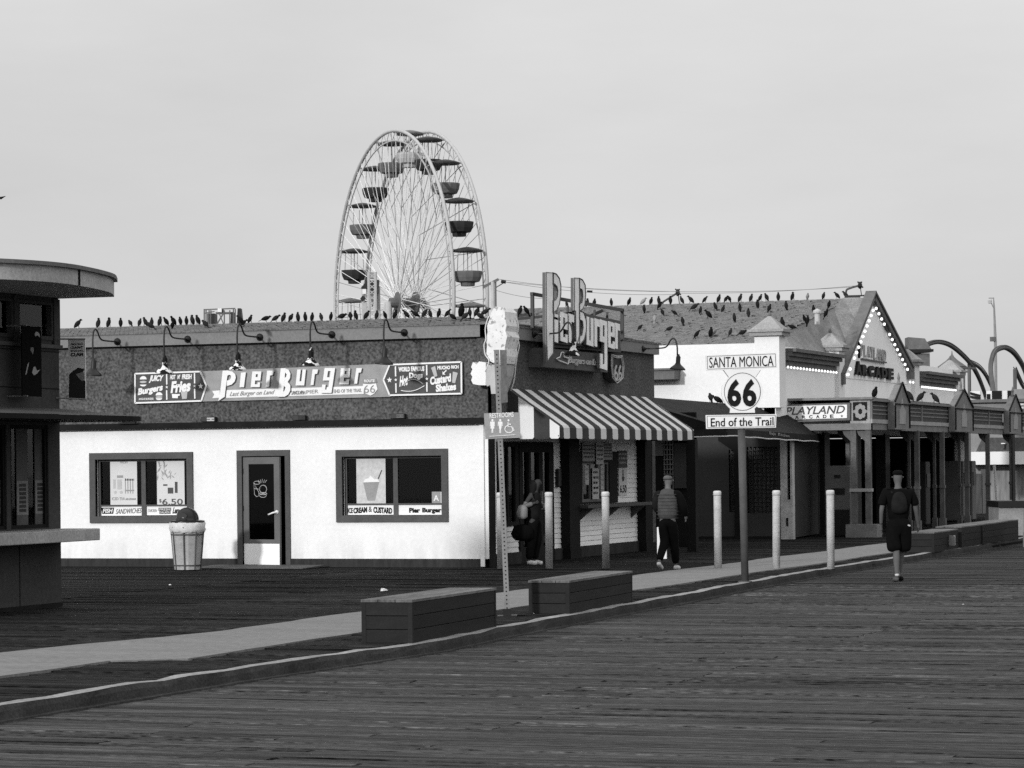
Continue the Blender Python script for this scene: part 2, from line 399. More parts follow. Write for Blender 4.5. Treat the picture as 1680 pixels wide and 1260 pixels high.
wm_rows = [-45+.19*i for i in range(880)]
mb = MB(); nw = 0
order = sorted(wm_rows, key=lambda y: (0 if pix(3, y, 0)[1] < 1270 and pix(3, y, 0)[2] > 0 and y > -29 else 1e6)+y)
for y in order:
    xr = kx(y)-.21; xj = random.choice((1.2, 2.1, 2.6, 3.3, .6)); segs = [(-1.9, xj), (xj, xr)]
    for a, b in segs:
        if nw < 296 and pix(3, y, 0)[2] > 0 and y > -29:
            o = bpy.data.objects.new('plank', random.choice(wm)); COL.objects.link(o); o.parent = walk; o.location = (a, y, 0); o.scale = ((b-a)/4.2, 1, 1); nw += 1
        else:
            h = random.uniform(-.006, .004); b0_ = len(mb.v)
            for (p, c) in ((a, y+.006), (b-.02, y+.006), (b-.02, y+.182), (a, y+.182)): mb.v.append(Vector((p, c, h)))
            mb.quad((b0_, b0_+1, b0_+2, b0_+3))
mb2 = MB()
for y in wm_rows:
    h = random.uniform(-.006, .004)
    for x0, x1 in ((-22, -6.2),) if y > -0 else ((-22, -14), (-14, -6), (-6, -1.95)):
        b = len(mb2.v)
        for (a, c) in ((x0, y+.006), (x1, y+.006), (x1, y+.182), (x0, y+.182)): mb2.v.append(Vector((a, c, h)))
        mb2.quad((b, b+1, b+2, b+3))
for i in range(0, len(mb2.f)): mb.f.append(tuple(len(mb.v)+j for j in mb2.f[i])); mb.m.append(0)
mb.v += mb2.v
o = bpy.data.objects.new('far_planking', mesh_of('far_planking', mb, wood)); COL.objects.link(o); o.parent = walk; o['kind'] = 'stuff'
# kerb: timber edge with a worn pale top
mb = MB(); ys = [-60+.45*i for i in range(420)]
prev = None
for y in ys:
    xo = kx(y)+random.uniform(-.018, .018); xi = xo-.15+random.uniform(-.02, .02); zt = .012+random.uniform(-.010, .008); lip = random.choice((0, 0, 0, .05, .02)) if y < -14 else random.choice((0, .01))
    cur = [(xi, y, -.05), (xi, y, zt), (xo-lip, y, zt-.004), (xo+.01-lip*.5, y, zt-.05), (xo+.02, y, RD-.03)]
    if prev:
        for k in range(4):
            mb.mi = 0 if k < 2 else 1
            mb.face([prev[k], cur[k], cur[k+1], prev[k+1]][::-1])
    prev = cur
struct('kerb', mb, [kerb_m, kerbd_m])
# the low timber sill in front of the kerb foot
mb = MB(); prev = None
for y in ys:
    xo = kx(y)+.07+random.uniform(-.02, .02); cur = [(kx(y)-.02, y, RD+.022), (xo, y, RD+.016), (xo+.01, y, RD-.03)]
    if prev:
        for k in range(2): mb.face([prev[k], cur[k], cur[k+1], prev[k+1]][::-1])
    prev = cur
struct('kerb_sill', mb, kerbd_m)
# pale strip along the walk
mb = MB(); prev = None
for i in range(150):
    y = -40+.45*i
    xa = 3.95+(.12 if y < -15 else .0)-(.55 if y < -20 else 0)*min(1, (-20-y)/4)+.05*math.sin(y*.9)+random.uniform(-.03, .03)
    xb = 5.62+(.25 if -24 < y < -16 else 0)-(.35 if y < -24 else 0)+.04*math.sin(y*.7)+random.uniform(-.02, .02)
    cur = [(xa, y, -.01), (xa, y, .020), (xb, y, .020), (xb, y, -.01)]
    if prev:
        for k in range(3): mb.face([prev[k], cur[k], cur[k+1], prev[k+1]][::-1])
    prev = cur
struct('path', mb, strip_m)

# ================================================================ BURGER STAND
ST = T('burger_stand', 'single storey burger stand with white lower walls and dark upper band', 'restaurant', (0, 0, 0))
W1 = (-8.04, .96, -6.09, 2.05); D1 = (-4.94, .0, -4.05, 2.08); W2 = (-2.89, .96, -.91, 2.05)
holes = [W1, D1, W2]
XL = -15
ST.part('wall', MB().wall(FLt, XL, .16, -.0, 2.62, -.2, 0, holes), white, label='white plaster wall facing the open deck')
ST.part('plinth', MB().wall(FLt, XL, 0, -.1, .16, -.2, .015, [D1]), base_m)
ST.part('upper_wall', MB().wall(FLt, XL, 2.70, 0, 4.2, -.2, -.03, []).wall(FRt, .0, 2.62, 10.1, 4.2, -.2, .0, []), stucco, label='dark textured upper wall')
ST.part('ledge', MB().fbox(FLt, XL, 2.62, .02, 2.70, -.1, .13).fbox(FLt, XL, 2.70, .0, 2.73, -.1, .07), darkp)
mb = MB().fbox(FLt, XL, 4.2, .1, 4.42, -.1, .10).fbox(FRt, -.1, 4.2, 10.16, 4.42, -.1, .10)
ST.part('fascia', mb, fascia_m)
mb = MB()  # corner boards
mb.fbox(FLt, -.155, .02, -.075, 2.6, .017, .034)
ST.part('corner_board', mb, white)
# roof: shingle skirt rising to a flat top, courses as real steps
mb = MB(); nst = 7
def ring(t): return (XL, -.1+1.05*t, -.02, 10.2-1.0*t, 4.425+.215*t)   # x0, y_front, (x edge), y_back, z
for i in range(nst):
    t0, t1 = i/nst, (i+1)/nst
    ya, yb = -.12+1.1*t0, -.12+1.1*t1; xa, xb = .12-1.1*t0, .12-1.1*t1; za, zb = 4.43+.2*t0, 4.43+.2*t1
    seg = 150
    for k in range(seg):   # front slope, separate shakes
        u0 = XL+(xa-XL)*k/seg; u1 = XL+(xa-XL)*(k+1)/seg; w0 = XL+(xb-XL)*k/seg; w1 = XL+(xb-XL)*(k+1)/seg; h = random.uniform(.008, .03)
        mb.face([(u0+.002, ya, za+h), (u1-.002, ya, za+h), (w1-.002, yb, zb+.006), (w0+.002, yb, zb+.006)])
        mb.face([(u0+.002, ya, za-.01), (u1-.002, ya, za-.01), (u1-.002, ya, za+h), (u0+.002, ya, za+h)])
    for k in range(40):
        yb_ = 10.25
        u0 = ya+(yb_-ya)*k/40; u1 = ya+(yb_-ya)*(k+1)/40; w0 = yb+(yb_-1.0*t1-yb)*k/40; w1 = yb+(yb_-1.0*t1-yb)*(k+1)/40; h = random.uniform(.010, .026)
        mb.face([(xa, u0+.01, za+h), (xa, u1-.01, za+h), (xb, w1-.01, zb+.006), (xb, w0+.01, zb+.006)])
        mb.face([(xa, u0+.01, za-.01), (xa, u1-.01, za-.01), (xa, u1-.01, za+h), (xa, u0+.01, za+h)])
ST.part('shingles', mb, shingle, kind='stuff')
ST.part('roof', MB().box(XL, -.08, 4.40, .08, 10.2, 4.425).box(XL, .96, 4.425, -.96, 9.2, 4.62), shingle2)
# inner room so that the glass shows depth
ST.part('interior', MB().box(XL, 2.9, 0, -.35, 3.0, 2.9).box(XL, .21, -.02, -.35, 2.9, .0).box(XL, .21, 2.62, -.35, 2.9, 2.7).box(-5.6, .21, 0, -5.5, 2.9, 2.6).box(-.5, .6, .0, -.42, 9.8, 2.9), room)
ST.part('back_wall', MB().box(XL, 10.0, 0, -.1, 10.2, 4.4).box(XL-.1, 0, 0, XL, 10.2, 4.4).box(-.2, 9.9, 0, .0, 10.12, 2.62), stucco)
def window(T_, fr, u0, v0, u1, v1, split, sill_h=.19, fw=.125, fm=trim_m):
    f = T_.part('window', MB().wall(fr, u0-fw, v0-fw, u1+fw, v1+fw, -.06, .035, [(u0, v0, u1, v1)]), fm)
    mb = MB()
    for a, b in ((u0+.005, u0+.05), (split-.045, split+.045), (u1-.04, u1-.005)): mb.fbox(fr, a, v0, b, v1, -.14, -.085)
    mb.fbox(fr, u0+.05, v1-.04, split-.045, v1-.002, -.138, -.09).fbox(fr, split+.045, v1-.04, u1-.04, v1-.002, -.138, -.09)
    mb.fbox(fr, u0+.05, v0+sill_h, u1-.04, v0+sill_h+.03, -.138, -.09)
    T_.part('sash', mb, fm, parent=f)
    for a, b in ((u0+.05, split-.045), (split+.045, u1-.04)):
        T_.part('pane', MB().fbox(fr, a, v0, b, v1-.04, -.120, -.115), pane, parent=f)
    return f
window(ST, FLt, *W1, lf(232, 800)[0]); window(ST, FLt, *W2, lf(646, 800)[0])
# door, standing ajar
fr_ = ST.part('door_frame', MB().wall(FLt, -5.045, .0, -3.955, 2.19, -.05, .03, [(-4.94, -.1, -4.05, 2.08)]).fbox(FLt, -4.94, 0, -4.05, .03, -.2, .0), trim_m)
an = R(13); O = Vector((-4.93, .01, 0)); U = Vector((math.cos(an), -math.sin(an), 0)); FD = Fr(O, U, (0, 0, 1), U.cross(UP))
dw = .86
door = ST.part('door', MB().wall(FD, 0, .04, dw, 2.06, -.045, 0, [(.13, .52, dw-.13, 1.93)]), mat('door_leaf', .13, .6, .1, 4, fine=.12), label='half glazed grey door standing ajar')
ST.part('pane', MB().fbox(FD, .13, .52, dw-.13, 1.93, -.026, -.02), glass('door_glass', .12), parent=door)
ST.part('kick_plate', MB().fbox(FD, .01, .05, dw-.01, .44, .002, .006), kick, parent=door)
ST.part('handle', MB().lathe([(.0, 0), (.038, 0), (.038, .02), (.016, .03), (.016, .07)], FD.p(dw-.06, 1.03, .0), 12, FD.N).tube([FD.p(dw-.06, 1.03, .06), FD.p(dw-.11, 1.02, .065), FD.p(dw-.22, .985, .06)], .016, 8), sgn_w, parent=door, smooth=True)
for z in (.35, 1.1, 1.8): ST.part('hinge', MB().fbox(FD, -.02, z-.05, .012, z+.05, -.002, .012), darkp, parent=door)
dec = MB()  # white outline burger and soda transfer on the door glass
c0, c1, r_ = .36, 1.47, .0055
def loop(pts, n=.004, r=r_): dec.tube([FD.p(u, v, n-.02) for u, v in pts], r, 4, closed=True)
loop(ell(.315, 1.58, .075, .03)); loop([(.24, 1.57), (.255, 1.36), (.30, 1.32), (.35, 1.33), (.36, 1.40)])
loop(ell(.46, 1.46, .085, .075, 16)); loop(ell(.46, 1.375, .09, .02)); loop(ell(.455, 1.34, .08, .035, 12))
for a in range(5): dec.tube([FD.p(.36+.035*a, 1.58, -.016), FD.p(.35+.05*a, 1.65-.01*abs(a-2), -.016)], .005, 4)
dec.tube([FD.p(.25, 1.47, -.016), FD.p(.36, 1.46, -.016)], .005, 4)
single('door_decal', dec, sgn_l, FD.p(.4, 1.3, 0), 'white outline burger and drink transfer on the door glass', 'decal')

# ---- right hand (east) side
O1, O2, O3 = (1.15, .5, 2.0, 2.28), (2.2, .02, 4.0, 2.24), (5.35, 1.06, 8.05, 2.12)
ST.part('wall', MB().wall(FRt, .35, .22, 10.0, 2.62, -.36, -.22, [O1, O2, O3]), siding, label='white boarded wall under the awning')
bb = []
boards = MB
nb = 0
for fi, (ua, ub, va, vb) in enumerate(((5.15, 9.45, .22, 1.02), (8.1, 9.45, 1.06, 2.3), (5.15, 5.35, 1.06, 2.3), (4.08, 4.55, .22, 2.3), (.6, 2.1, .22, .72))):
    v = va
    while v < vb-.02:
        h = min(.098, vb-v); mb = MB(); b = len(mb.v)
        q = [(-.22, v), (-.195, v+.002), (-.208, v+h-.012), (-.22, v+h-.004)]
        for u in (ua, ub):
            for n_, vv in q: mb.v.append(FRt.p(u, vv, n_))
        for k in range(4): k2 = (k+1) % 4; mb.quad((k, 4+k, 4+k2, k2))
        mb.quad((0, 1, 2, 3)); mb.quad((7, 6, 5, 4))
        ST.part('siding_board', mb, siding); v += .1
ST.part('plinth', MB().fbox(FRt, .3, 0, 2.15, .22, -.3, -.16).fbox(FRt, 4.06, 0, 9.9, .22, -.3, -.16), base_m)
for (a, b) in ((.0, .38), (4.52, 5.14), (9.44, 10.06)):
    ST.part('column', MB().fbox(FRt, max(a, .205), 0, b, 2.62, -.25, -.01).fbox(FRt, max(a-.02, .204), 0, b+.02, .18, -.26, .01), darkp)
ST.part('corner_board', MB().fbox(FRt, .004, 0, .2, 2.615, .001, .02), darkp, label='dark paint on the side of the corner')
# glazed side light and door
f = ST.part('window', MB().wall(FRt, 1.0, .72, 2.1, 2.3, -.25, -.18, [(1.15, .8, 1.9, 2.2)]).fbox(FRt, 1.50, .8, 1.56, 2.2, -.24, -.19), darkp)
ST.part('pane', MB().fbox(FRt, 1.15, .8, 1.9, 2.2, -.225, -.22), pane, parent=f)
f = ST.part('door', MB().wall(FRt, 2.12, .0, 4.05, 2.3, -.26, -.17, [(2.3, .3, 2.62, 2.1), (2.75, .3, 3.2, 2.1), (3.42, .3, 3.78, 2.1)]), darkp, label='dark framed entrance doors with narrow glass panes')
for a, b in ((2.3, 2.62), (2.75, 3.2), (3.42, 3.78)): ST.part('pane', MB().fbox(FRt, a, .3, b, 2.1, -.225, -.22), pane, parent=f)
ST.part('handle', MB().fbox(FRt, 3.24, 1.0, 3.27, 1.35, -.17, -.12).fbox(FRt, 3.35, 1.0, 3.38, 1.35, -.17, -.12), steel, parent=f)
# inside light panels seen through the glass
blind_ = mat('blind', .45, .8, .1, 3)
for a, b, c, d in ((1.2, .9, 1.42, 2.15), (2.82, 1.2, 3.1, 2.1), (3.46, .5, 3.68, 2.0), (2.34, 1.3, 2.52, 2.1)): ST.part('door_blind', MB().fbox(FRt, a, b, c, d, -.40, -.38), blind_)
# service window
u0, v0, u1, v1 = O3
f = ST.part('window', MB().wall(FRt, u0, v0, u1, v1, -.25, -.17, [(5.75, 1.1, 7.5, 1.9)]), darkp, label='service window')
mb = MB()
for a in (5.82, 6.28, 6.8, 7.1, 7.42): mb.fbox(FRt, a, 1.12, a+.06, 1.9, -.235, -.19)
mb.fbox(FRt, 5.75, 1.1, 7.5, 1.16, -.236, -.188).fbox(FRt, 5.75, 1.86, 7.5, 1.9, -.236, -.188)
ST.part('sash', mb, gond_g, parent=f)
ST.part('pane', MB().fbox(FRt, 5.75, 1.1, 7.5, 1.9, -.225, -.22), pane, parent=f)
ST.part('counter', MB().fbox(FRt, 5.16, .985, 9.45, 1.05, -.2, .16), trim_m, bevel=.008)
for a in (5.6, 7.3, 9.0): ST.part('bracket', MB().prism(Fr((0, a, 0), (1, 0, 0), (0, 0, 1), (0, -1, 0)), [(-.2, .985), (.12, .985), (-.2, .72)], -.02, .02), trim_m)
single('mail_box', MB().fbox(FRt, 4.2, 1.42, 4.38, 1.78, -.195, -.12), black, FRt.p(4.3, 1.42, -.19), 'small black wall box beside the stand entrance door', 'box', bevel=.02)

# menu boards and notices round the service window
def notice(u0, v0, u1, v1, n, m, label, lines=0, txt=None, tm=sgn_d, fr=FRt, cat='notice', name='menu_board'):
    t = T(name, label, cat, fr.p(u0, v0, n))
    t.part('board', MB().fbox(fr, u0, v0, u1, v1, n, n+.012), m)
    if lines:
        mb = MB(); h = (v1-v0)/(lines+1)
        for i in range(lines):
            vv = v1-h*(i+1)
            a = u0+.05
            while a < u1-.08:
                w = random.uniform(.04, .16); mb.fbox(fr, a, vv, min(a+w, u1-.04), vv+h*.42, n+.012, n+.016); a += w+.035
        t.part('print', mb, tm)
    if txt:
        mb = MB()
        for (s_, a, b, c, d) in txt: mb.text(fr, s_, a, b, c, d, n+.012, .004, bold=.02)
        t.part('lettering', mb, tm)
    return t
nn = -.165
notice(5.75, 1.92, 6.5, 2.30, nn, sgn_g, 'small menu board with fine print over the left of the service window', 4)
notice(6.55, 1.86, 7.02, 2.30, nn+.02, sgn_l, 'paler menu board over the middle of the service window', 4, tm=sgn_dk)
notice(7.06, 1.95, 7.65, 2.30, nn, sgn_g, 'grey menu board with fine print over the right of the service window', 5)
notice(6.35, 1.15, 6.76, 1.78, nn, sgn_l, 'striped price card taped inside the middle of the service window', 5)
notice(5.9, 1.45, 6.12, 1.84, nn, sgn_l, 'narrow pale card in the left of the service window', 3, tm=sgn_g)
notice(6.88, 1.2, 7.06, 1.84, nn, sgn_l, 'narrow pale card right of the price card in the service window', 5, tm=sgn_g)
notice(8.12, 1.78, 8.72, 2.14, -.19, sgn_dk, 'dark notice on the white boards right of the service window', 3, tm=sgn_g)
t = notice(8.15, 1.2, 8.68, 1.77, -.188, poster_w, 'price sheet reading 6.50 on the white boards under the dark notice', txt=[('6.50', 8.2, 1.26, 8.63, 1.42)])
t.part('picture', MB().prism(FRt, [(8.36, 1.5), (8.46, 1.5), (8.5, 1.58), (8.44, 1.6), (8.44, 1.74), (8.38, 1.74), (8.38, 1.6), (8.33, 1.58)], -.176, -.170), sgn_dk)

# ---- striped awning
AW = T('striped_awning', 'sloping awning with pale and dark stripes over the service window', 'awning', FRt.p(1.0, 2.33, 0))
ya, yb, pr, zt, zf, zb = 1.02, 9.62, 1.02, 3.28, 2.57, 2.34
y1 = rf(925, 722, pr)[0]; y12 = rf(1128, 722, pr)[0]; per = (y12-y1)/11
edges = [ya]; kinds = []
for i in range(12):
    a = y1+per*i; b = a+per*.47
    edges += [a, min(b, yb)]; kinds += [1, 0]
edges.append(yb); kinds.append(1)
edges = [ya] + [e for e in edges[1:] if e > ya+.02]
mb = MB(); kk = 1
for i in range(len(edges)-1):
    a, b = edges[i], edges[i+1]; mb.mi = 1 if i % 2 == 0 else 0
    if b-a < .01: continue
    nseg = 5
    prof = [(0.004, zt), (.35, zt-.255), (.70, zt-.49), (pr-.03, zf+.015), (pr, zf-.03), (pr+.004, zb+.02)]
    mid = (a+b)/2
    for k in range(len(prof)-1):
        (x0, z0), (x1, z1) = prof[k], prof[k+1]
        mb.face([(x0, a, z0), (x1, a, z1), (x1, b, z1), (x0, b, z0)])
    # scalloped foot of the valance
    x = pr+.004; pts = [(x, a, zb+.02), (x, a+.04, zb), (x, b-.04, zb), (x, b, zb+.02)]
    mb.face(pts)
AW.part('canopy', mb, [cloth_l, cloth_d])
def side(yy, lab):
    m_ = MB(); fr = Fr((0, yy, 0), (1, 0, 0), (0, 0, 1), (0, -1, 0))
    top = lambda x: zt + (zf-zt)*x/pr
    cuts = [0.0, .22, .52, .83, pr]
    for i in range(4):
        a, b = cuts[i], cuts[i+1]; m_.mi = (1, 0, 1, 0)[3-i] if False else (1 if i % 2 == 0 else 0)
        if i == 0: m_.mi = 1
        m_.face([fr.p(a, zb+.03), fr.p(a+.03, zb), fr.p(b-.03, zb), fr.p(b, zb+.03), fr.p(b, top(b)), fr.p(a, top(a))])
    return m_
AW.part('side_panel', side(ya, ''), [cloth_w, cloth_d]); AW.part('side_panel', side(yb, ''), [cloth_w, cloth_d])
mb = MB()
for y in (ya+.03, 3.2, 5.4, 7.5, yb-.03): mb.tube([(0, y, zt-.03), (pr-.03, y, zf-.03), (pr-.03, y, zb+.05)], .014, 5).tube([(0, y, zb+.1), (pr-.03, y, zb+.06)], .014, 5)
mb.tube([(pr-.02, ya, zb+.05), (pr-.02, yb, zb+.05)], .014, 5)
AW.part('frame', mb, black)
for (a, b) in ((lf(1127, 800, -9.2), lf(1142, 800, -9.2)),):
    single('porch_post', MB().box(a[0], 9.16, 0, b[0], 9.36, 2.36), darkp, (a[0], 9.2, 0), 'dark square post under the right end of the striped awning', 'post', bevel=.01)

# ---- gooseneck lamps
def lamp(fr, u, v, proj, drop, mshade, label, k=1.0):
    t = T('gooseneck_lamp', label, 'wall lamp', fr.p(u, v, 0), group='gooseneck lamps on the burger stand')
    n0 = .10
    P = [(n0, 0), (n0+.42*k, 0), (n0+.78*k, .01), (n0+.92*k, .06), (n0+1.02*k, .16), (n0+1.13*k, .205), (n0+1.22*k, .15), (n0+1.265*k, .02), (n0+1.27*k, -.12), (n0+1.27*k, -drop+.22)]
    t.part('arm', MB().tube(curve([fr.p(u, v+b, a) for a, b in P], 4), .017, 6), black, smooth=True)
    t.part('wall_plate', MB().lathe([(.0, 0), (.07, 0), (.07, .02), (.045, .045), (.03, .07)], fr.p(u, v, n0), 12, fr.N), black, smooth=True)
    b = fr.p(u, v-drop, n0+1.27*k)
    t.part('shade', MB().lathe([(.165, 0), (.170, .008), (.155, .035), (.115, .07), (.072, .105), (.048, .145), (.048, .27), (.026, .30), (.019, .33)], b, 18, (.10, -.06, 1)), mshade, smooth=True)
    return t
LZ = [4.29, 4.30, 4.30, 4.31, 4.31]
lamp(FLt, -7.49, LZ[0], 1.3, .67, black, 'clean black gooseneck lamp nearest the kiosk on the burger stand front', .77)
lamp(FLt, -6.00, LZ[1], 1.3, .67, soiled, 'gooseneck lamp spattered white over the left end panel of the long sign', .77)
lamp(FLt, -4.50, LZ[2], 1.3, .64, soiled, 'gooseneck lamp spattered white over the big P of the long sign', .77)
lamp(FLt, -3.03, LZ[3], 1.3, .60, soiled, 'gooseneck lamp spattered white over the middle of the long sign', .77)
lamp(FLt, -1.58, LZ[4], 1.3, .61, black, 'clean black gooseneck lamp over the right arrow panel of the long sign', .77)
lamp(FRt, 2.2, 4.33, .9, .42, soiled, 'gooseneck lamp hanging in front of the raised letter sign', .62)
lamp(FRt, 9.0, 4.29, .9, .46, black, 'gooseneck lamp at the far end of the side wall past the raised sign', .60)
# flood lights sitting on the ledge
for (px, w, m_, lb) in ((342, .30, sgn_l, 'pale twin floodlight on the ledge under the left of the long sign'), (491, .26, gond_d, 'dark floodlight on the ledge under the middle of the long sign'), (653, .28, gond_g, 'dark floodlight on the ledge under the right end of the long sign')):
    u = lf(px, 688, .05)[0]
    t = T('ledge_floodlight', lb, 'floodlight', FLt.p(u, 2.73, .05), group='floodlights on the ledge')
    t.part('housing', MB().fbox(FLt, u-w/2, 2.735, u+w/2, 2.83, -.01, .07), black, bevel=.01)
    t.part('lens', MB().fbox(FLt, u-.02, 2.75, u+w/2-.02, 2.775, .07, .078).fbox(FLt, u-.02, 2.79, u+w/2-.02, 2.815, .07, .078).fbox(FLt, u+.05, 2.775, u+.08, 2.79, .07, .077), m_)
u = lf(212, 690, .1)[0]
single('ledge_pipe', MB().tube([(u-.2, -.1, 2.76), (u+.15, -.1, 2.76)], .022, 8).tube([(u-.16, -.16, 2.73), (u+.16, -.16, 2.73)], .018, 8).fbox(FLt, u-.22, 2.70+.03, u-.12, 2.80, .04, .15), black, (u, -.1, 2.73), 'short black pipes lying on the ledge beside the kiosk', 'pipe')

# ---- posters and stickers in the two front windows (between glass and sash)
PN = -.113
def ltxt(mb, s_, p0, p1, n=PN+.006, **k):
    a = lf(*p0, -n) if False else lf(p0[0], p0[1]); b = lf(p1[0], p1[1]); mb.text(FLt, s_, a[0], b[1], b[0], a[1], n, .004, **k); return mb
def panel(name, label, cat, p0, p1, m_, n=PN):
    a = lf(*p0); b = lf(*p1); t = T(name, label, cat, FLt.p(a[0], b[1], n)); t.part('sheet', MB().fbox(FLt, a[0], b[1], b[0], a[1], n, n+.004), m_); t.r = (a[0], b[1], b[0], a[1]); return t
def z1(x, y): return (150+x/9.882, 745+y/9.882)
def z7(x, y): return (550+x/8.842, 735+y/8.842)
t = panel('poster', 'pale poster with two drinks in the left pane of the left window', 'poster', z1(258, 82), z1(700, 825), poster_w)
mb = MB(); ltxt(mb, 'FRESH', z1(420, 105), z1(540, 150)); ltxt(mb, 'ICED TEA', z1(290, 700), z1(500, 745)); ltxt(mb, 'AND LEMONADE', z1(510, 715), z1(680, 745)); t.part('lettering', mb, sgn_g)
mb = MB()
def rect(mb, p0, p1, n=PN+.004, d=.003): a = lf(*p0); b = lf(*p1); mb.fbox(FLt, a[0], b[1], b[0], a[1], n, n+d)
for i in range(4): rect(mb, z1(500+40*i, 390+5*i), z1(515+40*i, 640))
rect(mb, z1(500, 400), z1(650, 430)); rect(mb, z1(500, 580), z1(650, 600), PN+.0045); rect(mb, z1(370, 345), z1(470, 385))
t.part('picture', mb, sgn_g)
mb = MB(); rect(mb, z1(310, 410), z1(350, 560)); rect(mb, z1(375, 410), z1(450, 570)); a = lf(*z1(345, 620)); mb.prism(FLt, ell(a[0], a[1], .035, .03), PN+.004, PN+.006); a = lf(*z1(440, 620)); mb.prism(FLt, ell(a[0], a[1], .035, .03), PN+.004, PN+.006)
t.part('picture', mb, sgn_l)
t = panel('poster', 'poster with palm leaves and the price 6.50 in the left window', 'poster', z1(1015, 95), z1(1470, 830), poster_w)
mb = MB()
for i in range(26):
    x = random.uniform(1025, 1340); y = random.uniform(120, 400)
    if x > 1180 and y < 280: x = random.uniform(1025, 1180)
    a = lf(*z1(x, y)); an_ = random.uniform(.3, 2.4); l = random.uniform(.03, .07); dx, dz = math.cos(an_)*l, math.sin(an_)*l
    mb.prism(FLt, [(a[0]-dx, a[1]-dz), (a[0]+dz*.25, a[1]-dx*.25), (a[0]+dx, a[1]+dz), (a[0]-dz*.25, a[1]+dx*.25)], PN+.004, PN+.0055+i*.00005)
t.part('picture', mb, sgn_g)
mb = MB(); rect(mb, z1(1195, 545), z1(1285, 640)); rect(mb, z1(1310, 450), z1(1355, 630)); rect(mb, z1(1120, 490), z1(1190, 515)); t.part('picture', mb, sgn_dk)
mb = MB(); ltxt(mb, '6.50', z1(1105, 725), z1(1440, 822), bold=.01); ltxt(mb, '$', z1(1055, 730), z1(1095, 790)); t.part('lettering', mb, sgn_dk)
t = panel('window_sticker', 'white strip reading FISH SANDWICHES under the left window pane', 'sign', z1(82, 842), z1(800, 998), sgn_w)
a = lf(*z1(112, 870)); b = lf(*z1(325, 970)); w_ = b[0]-a[0]
t.part('print', MB().prism(FLt, [(a[0], a[1]), (b[0], a[1]), (b[0]-.02, b[1]), (a[0]+.025, b[1])], PN+.004, PN+.006), sgn_d)
t.part('lettering', ltxt(MB(), 'FISH', z1(140, 885), z1(305, 955), n=PN+.006, bold=.03, shear=.2), sgn_w)
t.part('lettering', ltxt(MB(), 'SANDWICHES', z1(350, 885), z1(775, 965), shear=.4, slope=.02), sgn_dk)
t = panel('window_sticker', 'white strip with boxed lettering and black script behind the bin', 'sign', z1(855, 842), z1(1580, 990), sgn_w)
mb = MB(); rect(mb, z1(1045, 872), z1(1250, 920)); rect(mb, z1(1060, 920), z1(1240, 972), PN+.0042); t.part('print', mb, sgn_dk)
t.part('lettering', ltxt(ltxt(MB(), 'FRESH', z1(1065, 880), z1(1235, 915), n=PN+.0075), 'SALADS', z1(1075, 930), z1(1225, 962), n=PN+.0075), sgn_w)
t.part('lettering', ltxt(MB(), 'Lemonade', z1(1270, 865), z1(1545, 965), shear=.5, bold=.03), sgn_d)
t.part('lettering', ltxt(MB(), 'CHICKEN', z1(875, 895), z1(1020, 940), shear=.2), sgn_g)
t = panel('poster', 'poster of a pale drink cup with a straw in the right hand window', 'poster', z7(270, 148), z7(700, 815), mat('sunburst_poster', .55, .8, .18, 14))
a = [lf(*z7(*q)) for q in ((370, 495), (605, 490), (545, 765), (435, 765))]; t.part('picture', MB().prism(FLt, a, PN+.004, PN+.006), sgn_g)
a = [lf(*z7(*q)) for q in ((635, 318), (650, 322), (598, 450), (582, 446))]; t.part('picture', MB().prism(FLt, a, PN+.006, PN+.008), sgn_dk)
a = [lf(*z7(*q)) for q in ((372, 500), (400, 455), (450, 440), (480, 400), (530, 450), (590, 460), (610, 492))]; t.part('picture', MB().prism(FLt, a, PN+.0065, PN+.0085), sgn_w)
t = panel('window_sticker', 'white strip reading ICE CREAM and CUSTARD', 'sign', z7(112, 828), z7(818, 968), sgn_w)
mb = MB(); ltxt(mb, 'ICE', z7(150, 870), z7(222, 948), bold=.03); ltxt(mb, 'CREAM', z7(230, 862), z7(430, 945), bold=.05, slope=.02); ltxt(mb, '&', z7(450, 850), z7(500, 930)); ltxt(mb, 'CUSTARD', z7(520, 862), z7(795, 950), bold=.05, slope=-.02)
t.part('lettering', mb, sgn_d)
t = panel('window_sticker', 'white strip reading Pier Burger under the empty dark pane', 'sign', z7(862, 828), z7(1570, 968), sgn_w)
mb = MB(); ltxt(mb, 'Pier', z7(1040, 868), z7(1200, 942), bold=.05); ltxt(mb, 'Burger', z7(1230, 868), z7(1510, 955), bold=.05); t.part('lettering', mb, sgn_d)
t = panel('grade_card', 'small grey and white card with the letter A in the right window corner', 'card', z7(1370, 635), z7(1565, 803), sgn_g, n=PN+.004)
t.part('print', MB().fbox(FLt, lf(*z7(1500, 640))[0], lf(*z7(1500, 800))[1], lf(*z7(1562, 640))[0], lf(*z7(1500, 638))[1], PN+.008, PN+.01), sgn_w)
t.part('lettering', ltxt(MB(), 'A', z7(1395, 685), z7(1475, 770), n=PN+.008, bold=.02), sgn_w)

